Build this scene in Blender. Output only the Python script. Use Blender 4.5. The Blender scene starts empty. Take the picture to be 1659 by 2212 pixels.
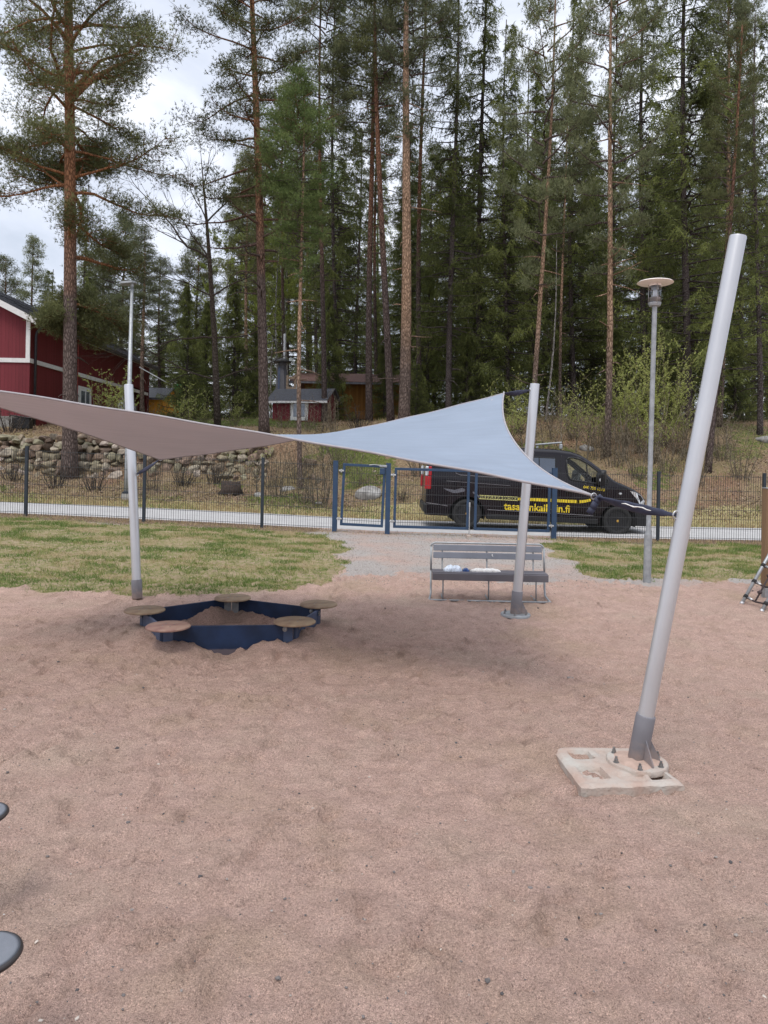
import bpy, math, random
import numpy as np
from mathutils import Vector, Matrix
rad = math.radians
SC = bpy.context.scene
COL = SC.collection

# ------------------------------------------------------------------ camera
CAMH = 1.7
FPX = 1555.0          # focal length in pixels of a 1659 x 2212 picture
ROLL = rad(1.1)
cam_d = bpy.data.cameras.new('camera')
cam = bpy.data.objects.new('camera', cam_d)
COL.objects.link(cam)
cam_d.sensor_fit = 'VERTICAL'
cam_d.sensor_height = 36.0
cam_d.sensor_width = 27.0
cam_d.lens = FPX / 2212 * 36.0
cam_d.shift_y = -108 / 2212
cam_d.clip_start = 0.05
cam_d.clip_end = 3000
cam.location = (0, 0, CAMH)
cam.rotation_euler = (rad(90), -ROLL, 0)
SC.camera = cam

# ------------------------------------------------------------------ sky and sun
SUN_EL, SUN_AZ = rad(60), rad(202)     # azimuth clockwise from +Y : behind the camera, a little to the left
world = bpy.data.worlds.new('World')
SC.world = world
world.use_nodes = True
wn, wl = world.node_tree.nodes, world.node_tree.links
wn.clear()
wo = wn.new('ShaderNodeOutputWorld'); bg = wn.new('ShaderNodeBackground')
sky = wn.new('ShaderNodeTexSky'); sky.sky_type = 'NISHITA'; sky.sun_disc = False
sky.sun_elevation = SUN_EL; sky.sun_rotation = SUN_AZ
sky.dust_density = 2.0
tc = wn.new('ShaderNodeTexCoord'); mp = wn.new('ShaderNodeMapping')
mp.inputs['Scale'].default_value = (1.0, 1.0, 2.4)
nz = wn.new('ShaderNodeTexNoise'); nz.inputs['Scale'].default_value = 2.6
nz.inputs['Detail'].default_value = 7; nz.inputs['Roughness'].default_value = 0.55
nz.inputs['Distortion'].default_value = 0.35
cr = wn.new('ShaderNodeValToRGB')
e = cr.color_ramp.elements
e[0].position = 0.34; e[0].color = (0.50, 0.55, 0.64, 1)
e[1].position = 0.66; e[1].color = (0.93, 0.95, 1.0, 1)
m_ = cr.color_ramp.elements.new(0.5); m_.color = (0.66, 0.70, 0.80, 1)
gain = wn.new('ShaderNodeVectorMath'); gain.operation = 'SCALE'; gain.inputs['Scale'].default_value = 15.5
mixw = wn.new('ShaderNodeMix'); mixw.data_type = 'RGBA'; mixw.inputs['Factor'].default_value = 0.9
wl.new(tc.outputs['Generated'], mp.inputs['Vector']); wl.new(mp.outputs[0], nz.inputs['Vector'])
wl.new(nz.outputs['Fac'], cr.inputs[0]); wl.new(cr.outputs[0], gain.inputs[0])
# an overcast sky is brighter overhead than near the horizon
sepw = wn.new('ShaderNodeSeparateXYZ'); wl.new(tc.outputs['Generated'], sepw.inputs[0])
zr_w = wn.new('ShaderNodeValToRGB'); ez = zr_w.color_ramp.elements
ez[0].position = 0.0; ez[0].color = (.44, .44, .44, 1); ez[1].position = 1.0; ez[1].color = (1, 1, 1, 1); q_ = ez.new(.55); q_.color = (.47, .47, .47, 1)
wl.new(sepw.outputs[2], zr_w.inputs[0])
zmul = wn.new('ShaderNodeVectorMath'); zmul.operation = 'MULTIPLY'
wl.new(gain.outputs[0], zmul.inputs[0]); wl.new(zr_w.outputs[0], zmul.inputs[1])
wl.new(sky.outputs[0], mixw.inputs[6]); wl.new(zmul.outputs[0], mixw.inputs[7])
wl.new(mixw.outputs[2], bg.inputs[0]); wl.new(bg.outputs[0], wo.inputs[0])
bg.inputs['Strength'].default_value = 0.1

sun_d = bpy.data.lights.new('sun', 'SUN')
sun_d.energy = 0.95; sun_d.angle = rad(20); sun_d.color = (1.0, 0.95, 0.88)
sun = bpy.data.objects.new('sun', sun_d); COL.objects.link(sun)
sd = Vector((math.sin(SUN_AZ) * math.cos(SUN_EL), math.cos(SUN_AZ) * math.cos(SUN_EL), math.sin(SUN_EL)))
sun.rotation_euler = sd.to_track_quat('Z', 'Y').to_euler()
sun.location = (0, -10, 30)
vs = SC.view_settings
vs.view_transform = 'Standard'; vs.look = 'None'; vs.gamma = 1; vs.use_curve_mapping = False
vs.exposure = 0.95
SC.cycles.max_bounces = 7; SC.cycles.transparent_max_bounces = 12

# ------------------------------------------------------------------ helpers
CR_, SR_ = math.cos(ROLL), math.sin(ROLL)
def P(px, py, Y):
    """world point that the photograph shows at (px,py) at depth Y"""
    u_, v_ = px - 829, 998 - py
    u = u_ * CR_ - v_ * SR_; v = u_ * SR_ + v_ * CR_
    return Vector((u * Y / FPX, Y, CAMH + v * Y / FPX))

def hsh(ix, iy, s):
    n = (ix.astype(np.int64) * 374761393 + iy.astype(np.int64) * 668265263 + s * 974634777) & 0xFFFFFFFF
    n = ((n ^ (n >> 13)) * 1274126177) & 0xFFFFFFFF
    return ((n ^ (n >> 16)) & 0xFFFFFF) / float(0xFFFFFF)
def vn(x, y, s=0):
    x = np.asarray(x, float); y = np.asarray(y, float)
    ix, iy = np.floor(x), np.floor(y); fx, fy = x - ix, y - iy
    fx = fx * fx * (3 - 2 * fx); fy = fy * fy * (3 - 2 * fy)
    a, b = hsh(ix, iy, s), hsh(ix + 1, iy, s); c, d = hsh(ix, iy + 1, s), hsh(ix + 1, iy + 1, s)
    return (a + (b - a) * fx) * (1 - fy) + (c + (d - c) * fx) * fy
def fbm(x, y, s=0, o=4):
    r, a, t = 0, 1, 0
    for k in range(o):
        r = r + a * vn(np.asarray(x) * 2 ** k + 17.3 * k, np.asarray(y) * 2 ** k - 9.1 * k, s + k); t += a; a *= .5
    return r / t
def ss(a, b, x):
    t = np.clip((np.asarray(x, float) - a) / (b - a), 0, 1); return t * t * (3 - 2 * t)

def hb(x): return np.interp(x, [-30, -12, -7.6, -4, 0, 5, 9, 30], [.6, .48, .40, .30, .17, .12, .13, .2])
LY = [-50, 7.5, 15.3, 19.2, 20, 23.6, 24.9, 28, 33, 42, 90, 900]
def h0(x, y):
    x = np.asarray(x, float); y = np.asarray(y, float); b = hb(x)
    near = b * ss(6.5, 15.0, y)
    zl = np.interp(y, [19.2, 20, 23.6, 24.9, 28, 33, 42, 90, 900], [0, .08, .98, 2.3, 2.75, 3.45, 4.0, 6, 9])
    zr = np.interp(y, [19.2, 20, 23.5, 25, 28, 31, 40, 90, 900], [0, .22, 1.5, 2.0, 3.05, 3.7, 4.4, 6.5, 9])
    w = ss(-1.8, 2.0, x)
    far = zl * (1 - w) + zr * w
    return np.where(y < 19.2, near, b + far - b * ss(19.2, 24, y) * 0.9)
SBX = [(-1.93, 6.36), (-.78, 6.50), (-.62, 7.25), (-1.60, 7.70), (-2.33, 7.0)]   # sandbox corners
def seg_d(x, y, a, b):
    dx, dy = b[0] - a[0], b[1] - a[1]
    t = np.clip(((x - a[0]) * dx + (y - a[1]) * dy) / (dx * dx + dy * dy), 0, 1)
    return np.hypot(x - a[0] - t * dx, y - a[1] - t * dy)
RNG = np.random.RandomState(7)
DENT = np.stack([RNG.uniform(-7, 7, 4200), .8 + 10.2 * RNG.rand(4200), RNG.uniform(0, math.pi, 4200),
                 RNG.uniform(.03, .11, 4200), RNG.uniform(.018, .045, 4200), RNG.uniform(.005, .028, 4200)], 1)
def sandbox_h(x, y):
    d = np.full(np.shape(x), 9.0)
    for i in range(5): d = np.minimum(d, seg_d(x, y, SBX[i], SBX[(i + 1) % 5]))
    ins = np.ones(np.shape(x), bool)
    for i in range(5):
        a, b = SBX[i], SBX[(i + 1) % 5]; ins &= ((b[0] - a[0]) * (y - a[1]) - (b[1] - a[1]) * (x - a[0])) > 0
    m0 = np.where(ins, -.17 * ss(0.0, .16, d), 0)
    m = m0 + np.where(ins, 1 - .7 * ss(0, .08, d), 1) * .075 * np.exp(-(d / .22) ** 2) * (.6 + .8 * vn(x * 4, y * 4, 31))
    m = m - .14 * np.exp(-(((x + 1.40) / .20) ** 2 + ((y - 6.33) / .17) ** 2))
    m = m + .17 * np.exp(-(((x + 1.52) / .24) ** 2 + ((y - 7.35) / .22) ** 2))
    m = m + .07 * np.exp(-(((x + .55) / .18) ** 2 + ((y - 6.72) / .2) ** 2))
    m = m + .050 * np.exp(-(((x - 1.0) / .17) ** 2 + ((y - 4.24) / .14) ** 2)) + .028 * np.exp(-(((x - 1.3) / .25) ** 2 + ((y - 4.36) / .10) ** 2))
    return m
def h1(x, y, dents=True):
    """ground with its relief"""
    x = np.asarray(x, float); y = np.asarray(y, float)
    z = h0(x, y)
    sand = 1 - ss(9.5, 12, y)
    z = z + sand * (.030 * (fbm(x * 1.3, y * 1.3, 3, 3) - .5) + .044 * (fbm(x * 4.2 + .8 * np.sin(y * 3), y * 6.5, 5, 3) - .5) + .022 * (.5 - np.abs(fbm(x * 9 + np.sin(y * 5), y * 16, 13, 3) - .5) * 3) + .014 * (fbm(x * 18, y * 24, 9, 2) - .5))
    z = z + (1 - sand) * .03 * (fbm(x * 2, y * 2, 11, 3) - .5) * (1 - ss(15, 15.6, y) * (1 - ss(19.6, 20.4, y)))
    bank = ss(20.0, 22.5, y)
    z = z + bank * (.34 * (fbm(x * .45, y * .45, 21, 4) - .5) + .14 * (fbm(x * 2.1, y * 2.1, 23, 3) - .5))
    z = z + sandbox_h(x, y)
    return z

def link(o, parent=None):
    COL.objects.link(o)
    if parent is not None: o.parent = parent
    return o
def tag(o, label=None, cat=None, group=None, kind=None):
    if label: o['label'] = label
    if cat: o['category'] = cat
    if group: o['group'] = group
    if kind: o['kind'] = kind
    return o
def empty(name, loc=(0, 0, 0), rz=0, label=None, cat=None, group=None):
    o = bpy.data.objects.new(name, None); o.empty_display_size = .2
    link(o); o.location = loc; o.rotation_euler = (0, 0, rz)
    return tag(o, label, cat, group)

class MB:
    """collects geometry, then becomes one mesh object"""
    def __init__(s): s.V = []; s.n = 0; s.L = []; s.S = []; s.T = []; s.t = 0.5
    def add(s, V, F, tint=None):
        V = np.asarray(V, np.float32).reshape(-1, 3); F = np.asarray(F)
        s.V.append(V); s.T.append(np.full(len(V), s.t, np.float32) if tint is None else np.asarray(tint, np.float32))
        s.L.append((F + s.n).astype(np.int32).ravel()); s.S.append(np.full(len(F), F.shape[1], np.int32)); s.n += len(V)
    def poly(s, V, faces):
        V = np.asarray(V, np.float32).reshape(-1, 3)
        s.V.append(V); s.T.append(np.full(len(V), s.t, np.float32))
        for f in faces:
            s.L.append(np.asarray(f, np.int32) + s.n); s.S.append(np.array([len(f)], np.int32))
        s.n += len(V)
    def box(s, c, d, M=None, bev=0.0):
        """box of centre c and size d; M a 3x3 rotation; chamfered when bev > 0"""
        hx, hy, hz = d[0] / 2, d[1] / 2, d[2] / 2
        if bev <= 0:
            V = [(x, y, z) for x in (-hx, hx) for y in (-hy, hy) for z in (-hz, hz)]
            F = [(0, 1, 3, 2), (4, 6, 7, 5), (0, 4, 5, 1), (2, 3, 7, 6), (0, 2, 6, 4), (1, 5, 7, 3)]
        else:
            b = min(bev, hx * .9, hy * .9, hz * .9); V = []; F = []
            idx = {}
            for i, sx in enumerate((-1, 1)):
                for j, sy in enumerate((-1, 1)):
                    for k, sz in enumerate((-1, 1)):
                        idx[i, j, k] = len(V)
                        V += [(sx * hx, sy * (hy - b), sz * (hz - b)), (sx * (hx - b), sy * hy, sz * (hz - b)), (sx * (hx - b), sy * (hy - b), sz * hz)]
            def q(a): F.append(a)
            for i in (0, 1): q([idx[i, 0, 0], idx[i, 1, 0], idx[i, 1, 1], idx[i, 0, 1]][::(1 if i else -1)])
            for j in (0, 1): q([idx[0, j, 0] + 1, idx[1, j, 0] + 1, idx[1, j, 1] + 1, idx[0, j, 1] + 1][::(-1 if j else 1)])
            for k in (0, 1): q([idx[0, 0, k] + 2, idx[1, 0, k] + 2, idx[1, 1, k] + 2, idx[0, 1, k] + 2][::(1 if k else -1)])
            for i in (0, 1):
                for j in (0, 1): q([idx[i, j, 0], idx[i, j, 1], idx[i, j, 1] + 1, idx[i, j, 0] + 1])
                for k in (0, 1): q([idx[i, 0, k], idx[i, 1, k], idx[i, 1, k] + 2, idx[i, 0, k] + 2])
            for j in (0, 1):
                for k in (0, 1): q([idx[0, j, k] + 1, idx[1, j, k] + 1, idx[1, j, k] + 2, idx[0, j, k] + 2])
            V = np.array(V, float)
            if M is not None: V = V @ np.array(M).T
            tr = [[idx[i, j, k], idx[i, j, k] + 1, idx[i, j, k] + 2] for i in (0, 1) for j in (0, 1) for k in (0, 1)]
            s.poly(V + np.array(c), F + tr); return
        V = np.array(V, float)
        if M is not None: V = V @ np.array(M).T
        s.add(V + np.array(c), F)
    def tube(s, pts, r, n=10, caps=True, closed=False, tint=None):
        pts = np.asarray(pts, float); k = len(pts)
        r = np.full(k, r, float) if np.isscalar(r) else np.asarray(r, float)
        T = np.zeros_like(pts); T[1:-1] = pts[2:] - pts[:-2]; T[0] = pts[1] - pts[0]; T[-1] = pts[-1] - pts[-2]
        if closed: T[0] = T[-1] = pts[1] - pts[-2]
        T /= np.linalg.norm(T, axis=1)[:, None] + 1e-9
        a = np.array([0, 0, 1.]) if abs(T[0][2]) < .9 else np.array([1., 0, 0])
        U = np.zeros_like(pts); u = np.cross(a, T[0]); u /= np.linalg.norm(u); U[0] = u
        for i in range(1, k):
            u = U[i - 1] - T[i] * U[i - 1].dot(T[i]); U[i] = u / (np.linalg.norm(u) + 1e-9)
        W = np.cross(T, U); ang = np.arange(n) * 2 * math.pi / n
        V = pts[:, None, :] + r[:, None, None] * (U[:, None, :] * np.cos(ang)[None, :, None] + W[:, None, :] * np.sin(ang)[None, :, None])
        i = np.arange(k - 1)[:, None] * n; j = np.arange(n)[None, :]; j2 = (j + 1) % n
        F = np.stack([i + j, i + j2, i + n + j2, i + n + j], -1).reshape(-1, 4)
        n0 = s.n
        s.add(V.reshape(-1, 3), F, None if tint is None else np.full(k * n, tint))
        if caps:
            s.L.append((np.arange(n)[::-1] + n0).astype(np.int32)); s.S.append(np.array([n], np.int32))
            s.L.append((np.arange(n) + n0 + (k - 1) * n).astype(np.int32)); s.S.append(np.array([n], np.int32))
    def lathe(s, prof, n=24, M=None, o=(0, 0, 0)):
        """profile (r,z) turned round z"""
        prof = np.asarray(prof, float); k = len(prof); ang = np.arange(n) * 2 * math.pi / n
        V = np.stack([prof[:, 0][:, None] * np.cos(ang), prof[:, 0][:, None] * np.sin(ang), np.repeat(prof[:, 1][:, None], n, 1)], -1).reshape(-1, 3)
        i = np.arange(k - 1)[:, None] * n; j = np.arange(n)[None, :]; j2 = (j + 1) % n
        F = np.stack([i + j, i + j2, i + n + j2, i + n + j], -1).reshape(-1, 4)
        if M is not None: V = V @ np.array(M).T
        n0 = s.n
        s.add(V + np.array(o), F)
        if prof[0][0] > 1e-6: s.L.append((np.arange(n)[::-1] + n0).astype(np.int32)); s.S.append(np.array([n], np.int32))
        if prof[-1][0] > 1e-6: s.L.append((np.arange(n) + n0 + (k - 1) * n).astype(np.int32)); s.S.append(np.array([n], np.int32))
    def prism(s, poly, z0, z1, M=None, o=(0, 0, 0)):
        """polygon (x,y) extruded along z"""
        k = len(poly); V = [(x, y, z0) for x, y in poly] + [(x, y, z1) for x, y in poly]; V = np.array(V, float)
        if M is not None: V = V @ np.array(M).T
        s.poly(V + np.array(o), [list(range(k))[::-1], list(range(k, 2 * k))] + [[i, (i + 1) % k, k + (i + 1) % k, k + i] for i in range(k)])
    def tris(s, C, D, Wd, ln, tint=None):
        """thin triangles: base centre C, unit direction D, base vector Wd, length ln"""
        m = len(C); V = np.empty((m, 3, 3), np.float32)
        V[:, 0] = C - Wd; V[:, 1] = C + Wd; V[:, 2] = C + D * np.asarray(ln).reshape(-1, 1)
        s.add(V.reshape(-1, 3), np.arange(m * 3).reshape(-1, 3), None if tint is None else np.repeat(tint, 3))
    def mesh(s, name, mats, smooth=False, normals=True):
        me = bpy.data.meshes.new(name)
        V = np.concatenate(s.V); L = np.concatenate(s.L); S = np.concatenate(s.S)
        me.vertices.add(len(V)); me.vertices.foreach_set('co', V.ravel().astype(np.float32))
        me.loops.add(len(L)); me.loops.foreach_set('vertex_index', L)
        me.polygons.add(len(S)); st = np.zeros(len(S), np.int32); st[1:] = np.cumsum(S)[:-1]
        me.polygons.foreach_set('loop_start', st); me.polygons.foreach_set('loop_total', S)
        at = me.attributes.new('tint', 'FLOAT', 'POINT'); at.data.foreach_set('value', np.concatenate(s.T))
        me.update(calc_edges=True)
        me.polygons.foreach_set('use_smooth', np.full(len(S), bool(smooth)))
        for m in (mats if isinstance(mats, (list, tuple)) else [mats]): me.materials.append(m)
        me.validate(); me.update()
        return me
    def obj(s, name, mats, parent=None, smooth=False, auto=None):
        me = s.mesh(name, mats, smooth or auto is not None)
        if auto is not None: me.set_sharp_from_angle(angle=rad(auto))
        return link(bpy.data.objects.new(name, me), parent)

def rotz(a): c, s = math.cos(a), math.sin(a); return np.array([[c, -s, 0], [s, c, 0], [0, 0, 1.]])
def rotx(a): c, s = math.cos(a), math.sin(a); return np.array([[1., 0, 0], [0, c, -s], [0, s, c]])
def roty(a): c, s = math.cos(a), math.sin(a); return np.array([[c, 0, s], [0, 1., 0], [-s, 0, c]])
def zto(v):
    """matrix turning +z onto v"""
    return np.array(Vector(v).to_track_quat('Z', 'Y').to_matrix())
def text_mesh(name, body, width, height, mat, parent, bold=.012):
    cu = bpy.data.curves.new(name, 'FONT'); cu.body = body; cu.size = 1; cu.offset = bold; cu.extrude = .004; cu.resolution_u = 3
    to = bpy.data.objects.new(name + '_c', cu); COL.objects.link(to)
    dg = bpy.context.evaluated_depsgraph_get(); me = bpy.data.meshes.new_from_object(to.evaluated_get(dg))
    bpy.data.objects.remove(to); bpy.data.curves.remove(cu)
    co = np.empty(len(me.vertices) * 3, np.float32); me.vertices.foreach_get('co', co); co = co.reshape(-1, 3)
    co[:, 0] = (co[:, 0] - co[:, 0].min()) / np.ptp(co[:, 0]) * width
    co[:, 1] = co[:, 1] / co[:, 1].max() * height
    me.vertices.foreach_set('co', co.ravel()); me.name = name; me.materials.clear(); me.materials.append(mat); me.update()
    return link(bpy.data.objects.new(name, me), parent)

# ------------------------------------------------------------------ materials
def nodes(m): return m.node_tree.nodes, m.node_tree.links
def mat(name, col, rough=.6, metal=0, var=.12, vscale=6, bump=0, bscale=60, spec=.4, col2=None, detail=5, coat=0, space='Object'):
    m = bpy.data.materials.new(name); m.use_nodes = True; N, L = nodes(m); b = N['Principled BSDF']
    b.inputs['Roughness'].default_value = rough; b.inputs['Metallic'].default_value = metal
    b.inputs['Specular IOR Level'].default_value = spec; b.inputs['Coat Weight'].default_value = coat
    b.inputs['Coat Roughness'].default_value = .08
    t = N.new('ShaderNodeTexCoord')
    n = N.new('ShaderNodeTexNoise'); n.inputs['Scale'].default_value = vscale; n.inputs['Detail'].default_value = detail
    L.new(t.outputs[space], n.inputs['Vector'])
    r = N.new('ShaderNodeValToRGB'); e = r.color_ramp.elements
    c2 = col2 or tuple(min(1, c * (1 + var)) for c in col); c1 = col if col2 else tuple(c * (1 - var) for c in col)
    e[0].position = .32; e[1].position = .68; e[0].color = (*c1, 1); e[1].color = (*c2, 1)
    L.new(n.outputs['Fac'], r.inputs[0]); L.new(r.outputs[0], b.inputs['Base Color'])
    if bump:
        n2 = N.new('ShaderNodeTexNoise'); n2.inputs['Scale'].default_value = bscale; n2.inputs['Detail'].default_value = 4
        L.new(t.outputs[space], n2.inputs['Vector'])
        bp = N.new('ShaderNodeBump'); bp.inputs['Strength'].default_value = bump; bp.inputs['Distance'].default_value = .01
        L.new(n2.outputs['Fac'], bp.inputs['Height']); L.new(bp.outputs[0], b.inputs['Normal'])
    return m
def ramp_tint(name, stops, rough=.7, transl=.42, objvar=.28):
    """foliage: colour from the per-clump tint attribute, a little light passing through"""
    m = bpy.data.materials.new(name); m.use_nodes = True; N, L = nodes(m); b = N['Principled BSDF']
    a = N.new('ShaderNodeAttribute'); a.attribute_name = 'tint'
    r = N.new('ShaderNodeValToRGB'); e = r.color_ramp.elements
    while len(e) > 1: e.remove(e[0])
    e[0].position = stops[0][0]; e[0].color = (*stops[0][1], 1)
    for p, c in stops[1:]: q = e.new(p); q.color = (*c, 1)
    oi = N.new('ShaderNodeObjectInfo'); mr = N.new('ShaderNodeMapRange')
    mr.inputs[3].default_value = 1 - objvar; mr.inputs[4].default_value = 1 + objvar
    L.new(oi.outputs['Random'], mr.inputs[0])
    hs = N.new('ShaderNodeHueSaturation'); L.new(a.outputs['Fac'], r.inputs[0]); L.new(r.outputs[0], hs.inputs['Color']); L.new(mr.outputs[0], hs.inputs['Value'])
    b.inputs['Roughness'].default_value = rough; b.inputs['Specular IOR Level'].default_value = .2
    L.new(hs.outputs[0], b.inputs['Base Color'])
    if transl:
        tr = N.new('ShaderNodeBsdfTranslucent'); mx = N.new('ShaderNodeMixShader'); mx.inputs[0].default_value = transl
        L.new(hs.outputs[0], tr.inputs[0]); L.new(b.outputs[0], mx.inputs[1]); L.new(tr.outputs[0], mx.inputs[2])
        L.new(mx.outputs[0], N['Material Output'].inputs[0])
    return m
def glass(name, tint=(.8, .88, .86), refl=.25):
    m = bpy.data.materials.new(name); m.use_nodes = True; N, L = nodes(m); N.remove(N['Principled BSDF'])
    t = N.new('ShaderNodeBsdfTransparent'); t.inputs[0].default_value = (*tint, 1)
    g = N.new('ShaderNodeBsdfGlossy'); g.inputs['Roughness'].default_value = .03
    lw = N.new('ShaderNodeLayerWeight'); lw.inputs[0].default_value = refl
    mx = N.new('ShaderNodeMixShader'); L.new(lw.outputs['Fresnel'], mx.inputs[0]); L.new(t.outputs[0], mx.inputs[1]); L.new(g.outputs[0], mx.inputs[2])
    L.new(mx.outputs[0], N['Material Output'].inputs[0]); return m
def boards(name, col, width=.12, axis=0, dark=.35, rough=.75, var=.15, seam=.08, extra=None):
    """painted or bare boards: seams every `width` metres along an object axis, noise streaks along the board"""
    m = bpy.data.materials.new(name); m.use_nodes = True; N, L = nodes(m); b = N['Principled BSDF']; b.inputs['Roughness'].default_value = rough
    b.inputs['Specular IOR Level'].default_value = .25
    t = N.new('ShaderNodeTexCoord'); s = N.new('ShaderNodeSeparateXYZ'); L.new(t.outputs['Object'], s.inputs[0])
    src = s.outputs[axis]
    if extra is not None:
        ad = N.new('ShaderNodeMath'); ad.operation = 'ADD'; L.new(s.outputs[axis], ad.inputs[0]); L.new(s.outputs[extra], ad.inputs[1]); src = ad.outputs[0]
    d = N.new('ShaderNodeMath'); d.operation = 'DIVIDE'; d.inputs[1].default_value = width; L.new(src, d.inputs[0])
    f = N.new('ShaderNodeMath'); f.operation = 'FRACT'; L.new(d.outputs[0], f.inputs[0])
    r = N.new('ShaderNodeValToRGB'); e = r.color_ramp.elements; e[0].position = 0; e[0].color = (dark, dark, dark, 1)
    e[1].position = seam; e[1].color = (1, 1, 1, 1); L.new(f.outputs[0], r.inputs[0])
    fl = N.new('ShaderNodeMath'); fl.operation = 'FLOOR'; L.new(d.outputs[0], fl.inputs[0])
    wn_ = N.new('ShaderNodeTexWhiteNoise'); wn_.noise_dimensions = '1D'; L.new(fl.outputs[0], wn_.inputs['W'])
    mp_ = N.new('ShaderNodeMapping'); sc = [18, 18, 18]; sc[2 if axis != 2 else 0] = 1.2; mp_.inputs['Scale'].default_value = sc; L.new(t.outputs['Object'], mp_.inputs[0])
    n = N.new('ShaderNodeTexNoise'); n.inputs['Scale'].default_value = 1; n.inputs['Detail'].default_value = 5; L.new(mp_.outputs[0], n.inputs['Vector'])
    ad2 = N.new('ShaderNodeMath'); ad2.operation = 'ADD'; L.new(n.outputs['Fac'], ad2.inputs[0]); L.new(wn_.outputs['Value'], ad2.inputs[1])
    mr = N.new('ShaderNodeMapRange'); mr.inputs[1].default_value = .4; mr.inputs[2].default_value = 1.6; mr.inputs[3].default_value = 1 - var; mr.inputs[4].default_value = 1 + var
    L.new(ad2.outputs[0], mr.inputs[0])
    m1 = N.new('ShaderNodeVectorMath'); m1.operation = 'MULTIPLY'; m1.inputs[0].default_value = col; L.new(r.outputs[0], m1.inputs[1])
    m2 = N.new('ShaderNodeVectorMath'); m2.operation = 'SCALE'; L.new(m1.outputs[0], m2.inputs[0]); L.new(mr.outputs[0], m2.inputs['Scale'])
    L.new(m2.outputs[0], b.inputs['Base Color'])
    bp = N.new('ShaderNodeBump'); bp.inputs['Strength'].default_value = .5; bp.inputs['Distance'].default_value = .012
    L.new(r.outputs[0], bp.inputs['Height']); L.new(bp.outputs[0], b.inputs['Normal'])
    return m

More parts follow.
